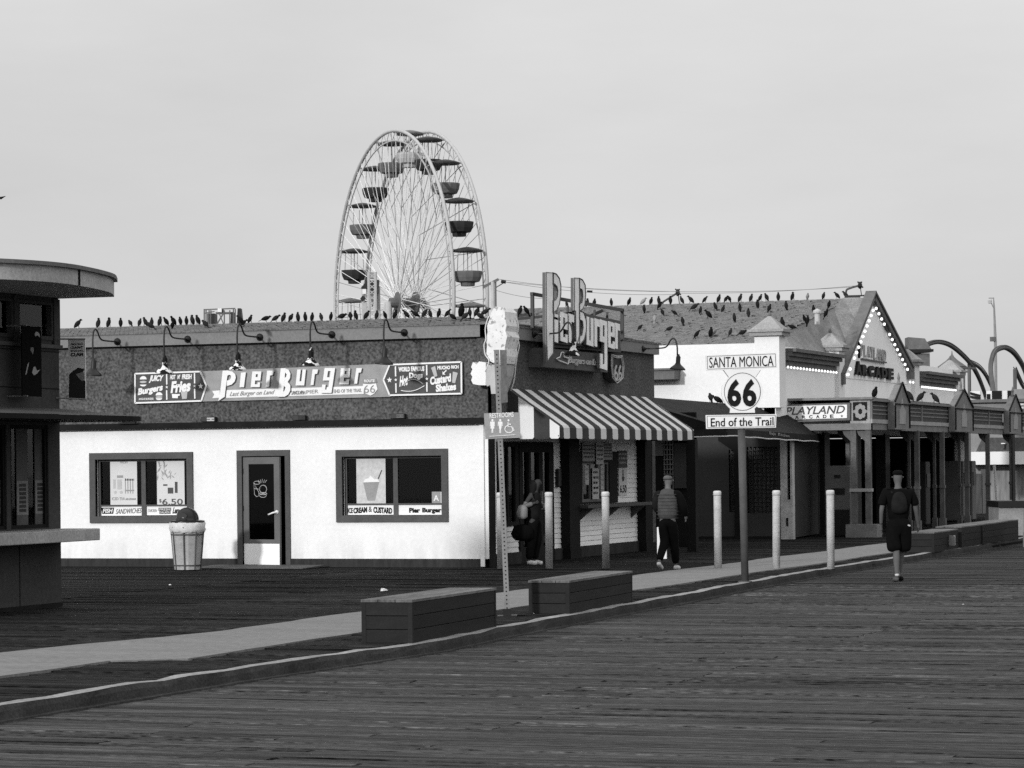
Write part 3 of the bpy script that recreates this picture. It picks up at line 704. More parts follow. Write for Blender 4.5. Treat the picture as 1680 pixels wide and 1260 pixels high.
# ---- long painted sign on the front
def zA(x, y): return (215+x/12.92, 600+y/12.92)
def zB(x, y): return (340+x/10.5, 590+y/10.5)
def zC(x, y): return (480+x/10.5, 590+y/10.5)
def zD(x, y): return (625+x/11.2, 585+y/11.2)
SG = T('long_sign', 'long painted burger sign with arrow panels on the dark upper wall', 'sign', FLt.p(-7.2, 3.1, 0))
n1 = .0
def PL(pts, off=.03): return [lf(*p, off) for p in pts]
a = PL([(222, 613.5), (640, 596.5), (640, 651), (222, 661.5)]); SG.part('backing', MB().prism(FLt, a, -.03, .02), sgn_g)
endl = PL([zA(90, 170), zA(1475, 125), zA(1600, 425), zA(1495, 745), zA(90, 790)]); SG.part('end_panel', MB().prism(FLt, endl, -.03, .032), sgn_dk)
endr = PL([zD(165, 150), zD(1480, 100), zD(1485, 680), zD(165, 710), zD(50, 430)]); SG.part('end_panel', MB().prism(FLt, endr, -.03, .032), sgn_dk)
a = PL([(222, 613.5), (640, 596.5), (640, 651), (222, 661.5)])
mb = MB()
for e in (endl, endr):
    k = len(e)
    for i in range(k): mb.bar(FLt.p(*e[i], .036), FLt.p(*e[(i+1) % k], .036), .02, .03)
def ln(mb, z, p0, p1, w=.026): a_, b_ = lf(*z(*p0), .03), lf(*z(*p1), .03); mb.bar(FLt.p(*a_, .034), FLt.p(*b_, .034), w, w)
for x, y0, y1_ in ((762, 180, 400), (762, 520, 720), (1352, 155, 375), (1355, 490, 700)): ln(mb, zA, (x, y0), (x+4, y1_))
for x, y0, y1_ in ((272, 180, 365), (280, 490, 665), (845, 155, 345), (848, 470, 645)): ln(mb, zD, (x, y0), (x+3, y1_))
for z, q, r_s in ((zA, (762, 455), .032), (zA, (1352, 435), .032), (zA, (1478, 435), .055), (zD, (160, 430), .055), (zD, (275, 428), .032), (zD, (846, 410), .032)):
    a = lf(*z(*q), .03); mb.prism(FLt, star(a[0], a[1], r_s), .032, .04)
SG.part('border', mb, sgn_w)
def tx(mb, z, s_, p0, p1, **k):
    mb = MB()
    a_, b_ = lf(*z(*p0), .03), lf(*z(*p1), .03); k.setdefault('n', .032)
    mb.text(FLt, s_, a_[0], b_[1], b_[0], a_[1], depth=.008, **k); SG.part('lettering', mb, INK[0])
INK = [sgn_w]
mb = MB()
tx(mb, zA, 'JUICY', (380, 205), (700, 360), shear=.35, bold=.05); tx(mb, zA, 'Burgers', (145, 440), (680, 610), shear=.15, bold=.05, slope=.085)
tx(mb, zA, 'ANGUS BURGERS', (165, 685), (480, 722), bold=.02); tx(mb, zA, 'HOT', (830, 195), (950, 290), bold=.05, shear=.2); tx(mb, zA, "N'", (985, 190), (1050, 285), bold=.05, shear=.2); tx(mb, zA, 'FRESH', (1080, 182), (1295, 285), bold=.05, shear=.2)
tx(mb, zA, 'Fries', (840, 320), (1270, 560), bold=.05, shear=.2, slope=.03)
tx(mb, zD, 'WORLD', (325, 190), (535, 275), bold=.06); tx(mb, zD, 'FAMOUS', (555, 180), (800, 268), bold=.06); tx(mb, zD, 'Hot', (340, 350), (500, 540), bold=.05, shear=.25, slope=.03); tx(mb, zD, 'Dogs', (520, 295), (770, 425), bold=.05, slope=.0)
tx(mb, zD, 'MUCHO', (1040, 170), (1275, 235), bold=.05); tx(mb, zD, 'RICH', (1295, 160), (1430, 220), bold=.05); tx(mb, zD, 'Custard', (905, 345), (1290, 490), bold=.05, slope=.06); tx(mb, zD, 'Shakes', (1010, 500), (1385, 630), bold=.05, slope=.03)
def blob(z, q, a_, b_, m1=0, m2=2*math.pi, n0=.032, n1_=.04, m_=None): c = lf(*z(*q), .03); SG.part('picture', MB().prism(FLt, ell(c[0], c[1], a_, b_, 14, m1, m2), n0, n1_), m_ or sgn_w)
blob(zA, (262, 290), .072, .062, 0, math.pi); blob(zA, (262, 400), .068, .035, math.pi, 2*math.pi); blob(zA, (598, 630), .072, .062, 0, math.pi); blob(zA, (598, 690), .068, .035, math.pi, 2*math.pi)
mb = MB(); mb.prism(FLt, PL([zA(870, 600), zA(1040, 600), zA(1035, 635), zA(1000, 640), zA(995, 690), zA(880, 685)]), .032, .04)
mb.prism(FLt, PL([zD(1135, 330), zD(1185, 335), zD(1165, 305), zD(1215, 260), zD(1195, 245), zD(1155, 290), zD(1135, 270)]), .032, .04)
SG.part('picture', mb, sgn_w)
mb = MB(); blob(zA, (262, 345), .074, .022, m_=sgn_l); blob(zA, (598, 665), .074, .02, m_=sgn_l); mb.prism(FLt, PL([zA(1060, 550), zA(1200, 545), zA(1185, 700), zA(1090, 705)]), .033, .041)
mb.prism(FLt, PL([zD(925, 205), zD(1000, 175), zD(1040, 360), zD(985, 375)]), .033, .041); mb.prism(FLt, PL([zD(1325, 275), zD(1415, 300), zD(1365, 490), zD(1310, 480)]), .033, .041)
c = [lf(*zD(390+390*i/12, 560-150*math.sin(math.pi*(.12+.8*i/12))-60*i/12+40), .03) for i in range(13)]
for i in range(12): mb.bar(FLt.p(*c[i], .036), FLt.p(*c[i+1], .036), .04, .012)
SG.part('picture', mb, sgn_l)
mb = MB()
c = [lf(*zD(375+430*i/10, 622+30*math.sin(math.pi*i/10)-85*(i/10)**2), .03) for i in range(11)]
for i in range(10): mb.bar(FLt.p(*c[i], .036), FLt.p(*c[i+1], .036), .036, .012)
# ribbon and the big name
mb.prism(FLt, PL([zB(85, 540), zB(215, 530), zB(215, 655), zB(85, 665), zB(120, 605)]), .021, .027)
mb.prism(FLt, PL([zB(330, 525), zC(1225, 455), zC(1225, 590), zB(320, 660)]), .021, .027)
c = lf(*zC(1340, 500), .03)
mb.prism(FLt, PL([zC(1215, 415), zC(1340, 425), zC(1440, 410), zC(1465, 510), zC(1410, 585), zC(1345, 620), zC(1260, 585), zC(1210, 500)]), .028, .036)
tx(mb, zC, 'ROUTE', (1240, 345), (1420, 390), n=.036, bold=.03)
SG.part('ribbon', mb, sgn_w)
INK[0] = mat('sign_small_ink', .24, .6, .1, 5)
mb = MB(); mb.prism(FLt, PL([zC(1220, 335), zC(1440, 325), zC(1455, 395), zC(1220, 405)]), .028, .034)
tx(mb, zC, '66', (1232, 440), (1425, 570), n=.037, bold=-.01); tx(mb, zB, 'Last Burger on Land', (385, 545), (1165, 625), shear=.5, slope=.02, n=.028); tx(mb, zB, 'SANTA MON', (1450, 540), (1690, 600), n=.028); tx(mb, zC, 'ICA PIER', (20, 530), (445, 585), n=.028, slope=.02); tx(mb, zC, 'END OF THE TRAIL', (710, 510), (1190, 560), n=.028, slope=.01)
SG.part('ribbon', mb, INK[0])
def big_P(fr, F2, stem, bowl, n0, n1_, mb):
    """stem: four corners; bowl: outer and inner outlines as one keyhole polygon"""
    mb.prism(fr, [F2(*q) for q in stem], n0, n1_); mb.prism(fr, [F2(*q) for q in bowl], n0, n1_)
mb = MB(); FB = lambda x, y: lf(*zB(x, y), .04); FC = lambda x, y: lf(*zC(x, y), .04)
k0, k1 = .029, .040; PZ = [0]
SHD = MB()
class LB(MB):       # painted letters with their printed drop shadow
    def prism(s, fr, pts, n0, n1):
        SHD.prism(fr, [(u+.020, v-.014) for u, v in pts], .0271+.0002*(len(SHD.f) % 7)/7, .0276+.0003*((len(SHD.f)//4) % 5)/5); return MB.prism(s, fr, pts, n0, n1)
mb = LB()
mb.prism(FLt, [FB(*q) for q in ((265, 190), (360, 188), (318, 480), (300, 640), (190, 712), (218, 600))], k0, k1+.0008*1)
mb.prism(FLt, [FB(*q) for q in ((350, 188), (430, 205), (480, 250), (492, 310), (470, 380), (420, 430), (335, 455), (340, 362), (390, 345), (412, 310), (410, 275), (380, 260), (348, 275))], k0, k1+.0008*2)
mb.prism(FLt, [FB(*q) for q in ((582, 225), (665, 218), (632, 475), (556, 475))], k0, k1+.0008*3)
def letter_e(F_, x, y, w, h, sl):
    q = lambda u, v: F_(x+u*w+sl*(1-v), y+v*h)
    for poly in (((0, 0), (1, 0), (1, .18), (0, .18)), ((0, .15), (.42, .15), (.42, .85), (0, .85)), ((.66, .15), (1, .15), (1, .58), (.66, .58)), ((.4, .36), (.7, .36), (.7, .58), (.4, .58)), ((0, .82), (1, .82), (1, 1), (0, 1)), ((.74, .70), (1, .70), (1, .86), (.74, .86))):
        PZ[0] = (PZ[0]+1) % 7; mb.prism(FLt, [q(*p) for p in poly], k0, k1+.0006*PZ[0])
def letter_r(F_, x, y, w, h, sl):
    q = lambda u, v: F_(x+u*w+sl*(1-v), y+v*h)
    for poly in (((0, 0), (.62, 0), (.62, 1), (0, 1)), ((.5, 0), (1.2, 0), (1.1, .28), (.5, .30))): PZ[0] = (PZ[0]+1) % 7; mb.prism(FLt, [q(*p) for p in poly], k0, k1+.0006*PZ[0])
letter_e(FB, 748, 203, 155, 270, 30); letter_r(FB, 1005, 190, 95, 275, 26)
mb.prism(FLt, [FB(*q) for q in ((1268, 150), (1350, 148), (1325, 400), (1300, 640), (1212, 640))], k0, k1+.0008*4)
mb.prism(FLt, [FB(*q) for q in ((1340, 150), (1400, 175), (1432, 240), (1425, 320), (1385, 385), (1310, 400), (1315, 325), (1355, 300), (1370, 255), (1345, 225), (1330, 222))], k0, k1+.0008*0)
mb.prism(FLt, [FB(*q) for q in ((1310, 380), (1390, 390), (1430, 440), (1430, 530), (1395, 600), (1335, 638), (1225, 640), (1280, 555), (1325, 545), (1350, 480), (1310, 440))], k0, k1+.0008*1)
def letter_u(F_, x, y, w, h, sl):
    q = lambda u, v: F_(x+u*w+sl*(1-v), y+v*h)
    for poly in (((0, 0), (.40, 0), (.40, 1), (0, 1)), ((.62, 0), (1, 0), (1, 1), (.62, 1)), ((.38, .74), (.64, .74), (.64, 1), (.38, 1))): PZ[0] = (PZ[0]+1) % 7; mb.prism(FLt, [q(*p) for p in poly], k0, k1+.0006*PZ[0])
letter_u(FC, 52, 170, 148, 275, 30); letter_r(FC, 310, 168, 80, 270, 35)
def letter_g(F_, x, y, w, h, sl):
    q = lambda u, v: F_(x+u*w+sl*(1-v), y+v*h)
    for poly in (((0, 0), (1, 0), (1, .12), (0, .12)), ((0, .1), (.36, .1), (.36, .5), (0, .5)), ((.62, .1), (1, .1), (1, .92), (.62, .92)), ((.3, .37), (.66, .37), (.66, .5), (.3, .5)), ((0, .86), (1, .86), (1, 1), (0, 1)), ((0, .66), (.34, .66), (.34, .9), (0, .9))): PZ[0] = (PZ[0]+1) % 7; mb.prism(FLt, [q(*p) for p in poly], k0, k1+.0006*PZ[0])
letter_g(FC, 490, 145, 180, 430, 62); letter_e(FC, 805, 148, 160, 278, 28); letter_r(FC, 1062, 145, 80, 270, 38)
SG.part('lettering', mb, sgn_w, label='big white name lettering')
SG.part('drop_shadow', SHD, mat('sign_shadow_ink', .07, .6, .1, 5))

# ---- cone and fries blade sign on the corner
FN = Fr((0, 0, 0), (1, 0, 0), (0, 0, 1), (0, -1, 0))
def lp(px, py, off): return lf(px, py, off)
oc = .62
CS = T('ice_cream_sign', 'thick cut-out sign of a swirled ice cream cone on the corner', 'sign', FLt.p(.3, 3.3, .3))
prof = [(812, 503), (822, 504), (828, 511), (829, 524), (831, 534), (829, 543), (832, 552), (830, 560), (828, 571), (829, 584), (827, 596), (818, 600), (803, 592), (798, 580), (799, 566), (797, 556), (800, 545), (799, 534), (803, 524), (806, 512)]
pc = [lp(x, y, oc) for x, y in prof]
mb = MB(); mb.prism(FLt, pc, -.02, oc)
CS.part('swirl', mb, mat('cone_sign_paint', .72, .6, .12, 7, spots=(.60, .3, 12)), label='white swirl outline, grey on its edge')
pc2 = [lp(x, y, oc) for x, y in ((804, 598), (825, 598), (822, 616), (812, 646), (804, 646), (801, 620))]
CS.part('cone', MB().prism(FLt, pc2, .0, oc-.06), sgn_l)
mb = MB(); mb.tube(curve([FLt.p(*lp(x, y, oc), oc+.03) for x, y in ((803, 519), (800, 526), (797, 540), (798, 556), (795, 566), (797, 582), (803, 592), (797, 610))], 3), .011, 5)
mb.tube(curve([FLt.p(*lp(x, y, oc), .05) for x, y in ((829, 520), (833, 535), (830, 550), (834, 565), (829, 590), (826, 620), (820, 640))], 3), .011, 5)
mb.tube(curve([(.5, -.03, 4.6), (.56, -.03, 4.35), (.54, -.03, 4.1), (.56, -.03, 3.9), (.5, -.03, 3.6), (.42, -.03, 3.25)], 4), .012, 5)
CS.part('neon_tube', mb, neon, smooth=True)
FS = T('fries_sign', 'white cut-out sign of a fries box beside the cone sign', 'sign', FLt.p(-.1, 3.6, .2))
pf = [lp(x, y, .3) for x, y in ((776, 594), (782, 598), (786, 593), (797, 595), (797, 632), (786, 632), (776, 630), (773, 624), (775, 618), (772, 613), (775, 606), (773, 602))]
FS.part('board', MB().prism(FLt, pf, .0, .3), sgn_w)
pf = [lp(x, y, .32) for x, y in ((799, 598), (806, 600), (808, 630), (800, 634), (797, 630))]; FS.part('board', MB().prism(FLt, pf, .02, .34), sgn_l)

# ---- raised letter sign on the side wall
def z8(x, y): return (760+x/5.25, 420+y/5.25)
RS = T('raised_letter_sign', 'raised PierBurger letter sign on a black frame above the awning', 'sign', FRt.p(4, 3.7, .2))
def fr8(x, y, off): return rf(*z8(x, y), off)
mb = MB()
def barR(p, q, off=.12, w=.06): mb.bar(FRt.p(*fr8(*p, off), off), FRt.p(*fr8(*q, off), off), w, w)
barR((588, 325), (1375, 468)); barR((595, 325), (597, 620)); barR((1368, 462), (1372, 730)); barR((700, 760), (1340, 810), w=.10)
for p in ((590, 500), (690, 520)):
    u, v = fr8(*p, .12); mb.bar(FRt.p(u, v, .12), FRt.p(u+.1, 4.62, -1.1), .05, .05)
for p in ((1200, 470), (1375, 600)):
    u, v = fr8(*p, .12); mb.bar(FRt.p(u, v, .12), FRt.p(u+.4, 4.6, -1.0), .05, .05)
for x in (800, 900, 1010, 1130, 1240): barR((x, 380+(x-600)*.16), (x+3, 790), .10, .04)
RS.part('frame', mb, black)
pb = [fr8(*q, .3) for q in ((690, 790), (1250, 850), (1245, 1003), (685, 955))]
RS.part('backing', MB().prism(FRt, pb, .0, .3), sgn_dk)
RS.part('backing', MB().prism(FRt, [fr8(*q, .33) for q in ((772, 500), (1000, 470), (1060, 500), (1350, 560), (1350, 812), (775, 752))], .30, .34), black)
RS.part('lettering', MB().text(FRt, 'Burgers on Land', fr8(900, 905, .3)[0], fr8(1190, 955, .3)[1]-.02, fr8(1190, 920, .3)[0], fr8(910, 845, .3)[1]-.05, .3, .03, shear=.3), sgn_l)
mb = MB(); mb.tube([FRt.p(*fr8(x, y, .32), .33) for x, y in ((795, 885), (830, 870), (840, 830), (860, 830), (865, 870), (905, 880), (900, 930), (860, 915), (820, 900))], .012, 5, closed=True)
RS.part('neon_tube', mb, neon)
def solid_letter(polys, d0=.36, d1=.43):
    mf = MB(); ms_ = MB()
    for i_, poly in enumerate(polys): mf.prism(FRt, [fr8(*q, d1) for q in poly], d1-.012, d1+.0012*i_); ms_.prism(FRt, [fr8(*q, d1) for q in poly], d0+.001*i_, d1-.012-.001*i_)
    g = RS.part('letter', ms_, lett_s); RS.part('letter_face', mf, lett, parent=g)
    if len(polys) < 4 and polys[0][0][1] < 200:
        for poly in polys: RS.part('contour', MB().tube([FRt.p(*fr8(*q, d1), d1+.004) for q in poly], .014, 4, closed=True), lett_s, parent=g)
solid_letter([[(712, 140), (775, 143), (775, 905-70), (722, 905), (712, 600)], [(770, 143), (800, 155), (825, 190), (838, 250), (838, 330), (825, 420), (800, 470), (770, 490), (770, 385), (795, 375), (808, 350), (812, 300), (805, 262), (785, 240), (770, 245)]])
solid_letter([[(955, 188), (1000, 190), (1000, 480), (1000, 755), (968, 750), (965, 470), (955, 470)], [(998, 190), (1025, 205), (1048, 250), (1052, 330), (1045, 420), (1025, 460), (998, 475), (998, 405), (1020, 400), (1028, 350), (1022, 290), (998, 275)], [(998, 470), (1035, 485), (1058, 560), (1058, 640), (1040, 720), (1005, 762), (980, 755), (998, 690), (1020, 680), (1030, 620), (1025, 560), (998, 545)]])
def rl(x0, x1, y0, y1_, kind):
    w = x1-x0; h = y1_-y0; sl = 20*w/60
    q = lambda u, v: (x0+u*w, y0+v*h+u*sl)
    D = {'i': (((.2, .1), (.9, .1), (.9, 1), (.2, 1)), ((.2, -.12), (.9, -.12), (.9, 0), (.2, 0))),
         'e': (((0, 0), (1, 0), (1, .16), (0, .16)), ((0, .14), (.38, .14), (.38, .86), (0, .86)), ((.66, .14), (1, .14), (1, .55), (.66, .55)), ((.36, .40), (.68, .40), (.68, .55), (.36, .55)), ((0, .84), (1, .84), (1, 1), (0, 1)), ((.7, .72), (1, .72), (1, .86), (.7, .86))),
         'r': (((0, 0), (.5, 0), (.5, 1), (0, 1)), ((.48, 0), (1, 0), (1, .26), (.48, .26))),
         'u': (((0, 0), (.38, 0), (.38, 1), (0, 1)), ((.62, 0), (1, 0), (1, 1), (.62, 1)), ((.36, .82), (.64, .82), (.64, 1), (.36, 1))),
         'g': (((0, 0), (1, 0), (1, .1), (0, .1)), ((0, .08), (.38, .08), (.38, .45), (0, .45)), ((.64, .08), (1, .08), (1, 1), (.64, 1)), ((.36, .33), (.66, .33), (.66, .45), (.36, .45)), ((0, .9), (.66, .9), (.66, 1), (0, 1)), ((0, .7), (.34, .7), (.34, .92), (0, .92)))}
    solid_letter([[q(*p) for p in poly] for poly in D[kind]])
rl(780, 822, 520, 735, 'i'); rl(838, 898, 480, 730, 'e'); rl(912, 955, 495, 742, 'r')
rl(1065, 1122, 520, 762, 'u'); rl(1132, 1176, 535, 775, 'r'); rl(1180, 1240, 545, 965, 'g'); rl(1250, 1305, 560, 785, 'e'); rl(1312, 1350, 575, 795, 'r')
SH = T('neon_shield', 'route 66 shield outlined in neon at the end of the raised sign', 'sign', FRt.p(7, 3.6, .1))
sp = [fr8(*q, .2) for q in ((1270, 850), (1320, 865), (1362, 862), (1375, 950), (1368, 1050), (1318, 1095), (1280, 1050), (1268, 950))]
SH.part('board', MB().prism(FRt, sp, .05, .2), mat('shield_board', .03, .5, .3, 8))
mb = MB().tube([FRt.p(*q, .22) for q in sp], .012, 5, closed=True)
ctr = (sum(q[0] for q in sp)/8, sum(q[1] for q in sp)/8); mb.tube([FRt.p(ctr[0]+(q[0]-ctr[0])*.82, ctr[1]+(q[1]-ctr[1])*.86, .22) for q in sp], .010, 5, closed=True)
mb.text(FRt, '66', sp[0][0]+.15, ctr[1]-.28, sp[3][0]-.15, ctr[1]+.05, .21, .02)
SH.part('neon_tube', mb, sgn_l)

# ================================================================ KIOSK at the left edge
KS = T('snack_kiosk', 'dark grey kiosk with a curved flat roof cut off by the left edge', 'kiosk', (-3, -16, 0))
KE, KB, KF = -.8, -14.3, -19.0        # east face x, back y, front y
FK = Fr((KE, 0, 0), (0, 1, 0), (0, 0, 1), (1, 0, 0))
wu = [(-17.9, 3.66, -17.0, 4.08), (-16.75, 3.66, -15.55, 4.08), (-15.4, 3.66, -14.5, 4.08)]
lw = [(-18.6, 1.08, -16.62, 2.46), (-16.32, 1.08, -15.72, 2.46), (-15.62, 1.08, -14.62, 2.46)]
KS.part('wall', MB().wall(FK, KF, 0, KB, 4.19, -.15, 0, wu+lw), kiosk_w)
FKb = Fr((0, KB, 0), (-1, 0, 0), (0, 0, 1), (0, 1, 0))
KS.part('back_wall', MB().wall(FKb, .95, 0, 3.7, 4.19, -.15, 0, [(1.2, 3.5, 3.5, 4.1)]).box(-3.7, KF, 0, -3.55, KB-.15, 3.4).box(-3.55, KF, 0, -.95, KF+.15, 4.19), kiosk_w)
for (a, b) in ((-17.0, -16.75), (-15.55, -15.4), (-14.5, KB)):
    KS.part('pilaster', MB().fbox(FK, a+.02, 3.5, b-.02, 4.17, .0, .035), kiosk_w)
for i, (a, b, c, d) in enumerate(wu):
    f = KS.part('window', MB().wall(FK, a-.04, b-.05, c+.04, d+.04, -.08, .02, [(a+.03, b, c-.03, d)]), kiosk_w)
    KS.part('pane', MB().fbox(FK, a+.03, b, c-.03, d, -.06, -.055), glass('upper_glass', .85) if i == 0 else bpy.data.materials['upper_glass'], parent=f)
for a in (3.45, 2.95): KS.part('wall_joint', MB().fbox(FK, KF, a, KB, a+.012, -.002, .006), darkp)
KS.part('sill', MB().fbox(FK, KF, 3.5, KB+.02, 3.55, .0, .05), kiosk_l)
KS.part('floor', MB().box(-3.55, KF+.15, 3.38, -.95, KB-.15, 3.44).box(-3.55, KF+.15, .0, -.95, KB-.15, .03), room)
KS.part('inner_partition', MB().box(-2.2, KF+.15, .03, -2.1, KB-.15, 3.36), room)
# lower windows: glazed bays with posters inside
for i, (a, b, c, d) in enumerate(lw):
    f = KS.part('window', MB().wall(FK, a, b, c, d, -.12, -.02, [(a+.06, b+.05, c-.06, d-.05)]), darkp)
    KS.part('pane', MB().fbox(FK, a+.06, b+.05, c-.06, d-.05, -.08, -.075), bpy.data.materials['upper_glass'], parent=f)
for (px0, px1, y0, y1_, m_, lb) in ((33, 53, 700, 864, kiosk_l, 'tall faded sheet in the second lower kiosk window'), (63, 81, 700, 862, kiosk_l, 'tall faded sheet with a framed upright banner in the right kiosk window'), (0, 7, 700, 862, kiosk_l, 'sheet at the very left edge of the picture in the kiosk window')):
    q0 = rf(px0, y0, KE); q1 = rf(px1, y1_, KE)
    t = T('window_poster', lb, 'poster', FK.p(q0[0], q1[1], -.2))
    t.part('sheet', MB().fbox(FK, q0[0], q1[1], q1[0], q0[1], -.070, -.060), m_)
    h = q0[1]-q1[1]; w = q1[0]-q0[0]
    mb = MB().fbox(FK, q0[0], q1[1]+h*.12, q1[0], q1[1]+h*.46, -.060, -.057); t.part('print', mb, porch_m)
    mb = MB()
    for k in range(7): mb.fbox(FK, q0[0]+w*.2, q1[1]+h*(.15+.042*k), q1[0]-w*.2, q1[1]+h*(.18+.042*k), -.057, -.054)
    t.part('lettering', mb, gond_d, kind='stuff')
# roof slab: straight back edge, bowed east edge
rim = [(-5.2, -14.2), (0.0, -14.2), (.36, -14.95), (.55, -15.6), (.70, -16.25), (.80, -16.8), (.80, -17.3), (.68, -17.75), (.42, -18.25), (0, -18.8), (-.7, -19.3), (-1.8, -19.6), (-5.2, -19.7)]
rim = [(-3.9, -14.2), (0.0, -14.2)] + [(p.x, p.y) for p in curve([(0, -14.2, 0), (.36, -14.95, 0), (.56, -15.6, 0), (.70, -16.25, 0), (.79, -16.9, 0), (.74, -17.5, 0), (.5, -18.1, 0), (0, -18.8, 0), (-.7, -19.3, 0), (-1.8, -19.6, 0)], 4)][1:] + [(-3.9, -19.7)]
rf_ = KS.part('roof', MB().prism(FGr, rim, 4.19, 4.39), kiosk_f)
def grow(pts, d):
    c = Vector((-2.6, -17)); o_ = []
    for x, y in pts: v = Vector((x, y))-c; v = v*(1+d/max(v.length, .1)); o_.append((c.x+v.x, c.y+v.y))
    return o_
KS.part('roof_edge', MB().prism(FGr, grow(rim, .05), 4.39, 4.44), gable_t, parent=rf_)
for (x, y) in ((.745, -16.55),): KS.part('fascia_joint', MB().box(x-.02, y-.01, 4.19, x+.03, y+.01, 4.39), darkp, parent=rf_)
# mid canopy and counter
mid = [(-.8, -12.6+0), (-.8, -19)]
cp = [(-.8, -14.35)] + [(p.x, p.y) for p in curve([(-.3, -14.15, 0), (.42, -14.25, 0), (.5, -15.2, 0), (.5, -16.5, 0), (.45, -18, 0), (.3, -19, 0)], 4)] + [(-.8, -19)]
mb = MB().prism(FGr, cp, 2.50, 2.56)
KS.part('canopy', mb, darkp)
mb = MB(); b_ = [(.3, 2.56), (-.78, 2.80)]
pts = cp[1:-1]
for i in range(len(pts)-1):
    a, b = pts[i], pts[i+1]; mb.face([(a[0]-.03, a[1], 2.565), (b[0]-.03, b[1], 2.565), (-.79, max(b[1], -19), 2.69), (-.79, max(min(a[1], -14.35), -19), 2.69)])
KS.part('canopy_top', mb, kiosk_l)
ct = [(-.8, -14.2), (-.25, -14.2)] + [(p.x, p.y) for p in curve([(-.25, -14.2, 0), (-.22, -15, 0), (-.2, -16.5, 0), (-.25, -19, 0)], 4)][1:] + [(-.8, -19)]
KS.part('counter', MB().prism(FGr, ct, .90, 1.06), kiosk_f, bevel=.012)
KS.part('plinth', MB().fbox(FK, KF, 0, KB, .06, -.1, .02), darkp)
KS.part('wall_joint', MB().fbox(FK, -15.42, 0, -15.405, .9, -.002, .006), darkp)
# banners
a = rf(34, 534, KE+.22); b = rf(67, 651, KE+.22)
t = T('hanging_banner', 'black upright banner with a faint figure on the kiosk wall', 'banner', (KE+.22, a[0], b[1]))
t.part('cloth', MB().fbox(FRt, a[0], b[1], b[0], a[1], KE+.22, KE+.235), black_c)
w, h = b[0]-a[0], a[1]-b[1]; F3 = lambda u, v: (a[0]+w*u, b[1]+h*v)
mb = MB().prism(FRt, [F3(*q) for q in ((.15, .30), (.22, .32), (.35, .48), (.28, .46))], KE+.235, KE+.238).prism(FRt, [F3(*q) for q in ((.5, .34), (.6, .30), (.75, .33), (.92, .39), (.75, .37), (.66, .43), (.58, .42))], KE+.235, KE+.238)
mb.prism(FRt, [F3(*q) for q in ((.65, .88), (.7, .92), (.8, .93), (.9, .9), (.92, .85), (.8, .88), (.7, .86))], KE+.235, KE+.238); t.part('print', mb, sgn_g)
t.part('print', MB().prism(FRt, [F3(*q) for q in ((.42, .66), (.55, .60), (.6, .66), (.58, .70), (.45, .70))], KE+.235, KE+.238), gond_g)
t.part('rod', MB().tube([(KE, a[0]+.02, a[1]), (KE+.3, a[0]+.02, a[1])], .012, 6).tube([(KE, a[0]+.02, b[1]), (KE+.3, a[0]+.02, b[1])], .012, 6), steel)
p0 = L(112, 557, 14.2); p1 = L(141, 655, 14.2)
FCl = Fr((0, -14.2, 0), (1, 0, 0), (0, 0, 1), (0, -1, 0))
t = T('hanging_banner', 'pale upright banner reading AMAZING GIANT SINGING CLAM on the kiosk corner', 'banner', (p0.x, -14.2, p1.z))
t.part('cloth', MB().fbox(FCl, p0.x, p1.z, p1.x, p0.z, -.006, .006), mat('banner_cloth', .85, .8, .12, 6))
w, h = p1.x-p0.x, p0.z-p1.z; F4 = lambda u, v: (p0.x+w*u, p1.z+h*v)
mb = MB()
for s_, v0, v1, bo in (('AMAZING', .90, .935, .02), ('GIANT', .84, .885, .04), ('SINGING', .79, .825, .02), ('CLAM', .715, .775, .05)): q0 = F4(.14, v0); q1 = F4(.88, v1); mb.text(FCl, s_, q0[0], q0[1], q1[0], q1[1], .006, .002, bold=bo)
t.part('lettering', mb, sgn_d)
t.part('picture', MB().prism(FCl, [F4(*q) for q in ((0, 0), (1, 0), (1, .30), (.8, .33), (.9, .42), (.7, .38), (.95, .5), (.6, .53), (.3, .48), (.05, .42))], .006, .008), gond_d)
t.part('picture', MB().prism(FCl, [F4(*q) for q in ((.45, .42), (.9, .46), (.95, .34), (.8, .30), (.6, .36))], .0085, .010), sgn_g)
t.part('rod', MB().tube([(KE, -14.4, p1.z+.02), (p1.x, -14.2, p1.z+.0)], .012, 6).tube([(KE, -14.4, p0.z), (p1.x, -14.2, p0.z)], .012, 6), steel)

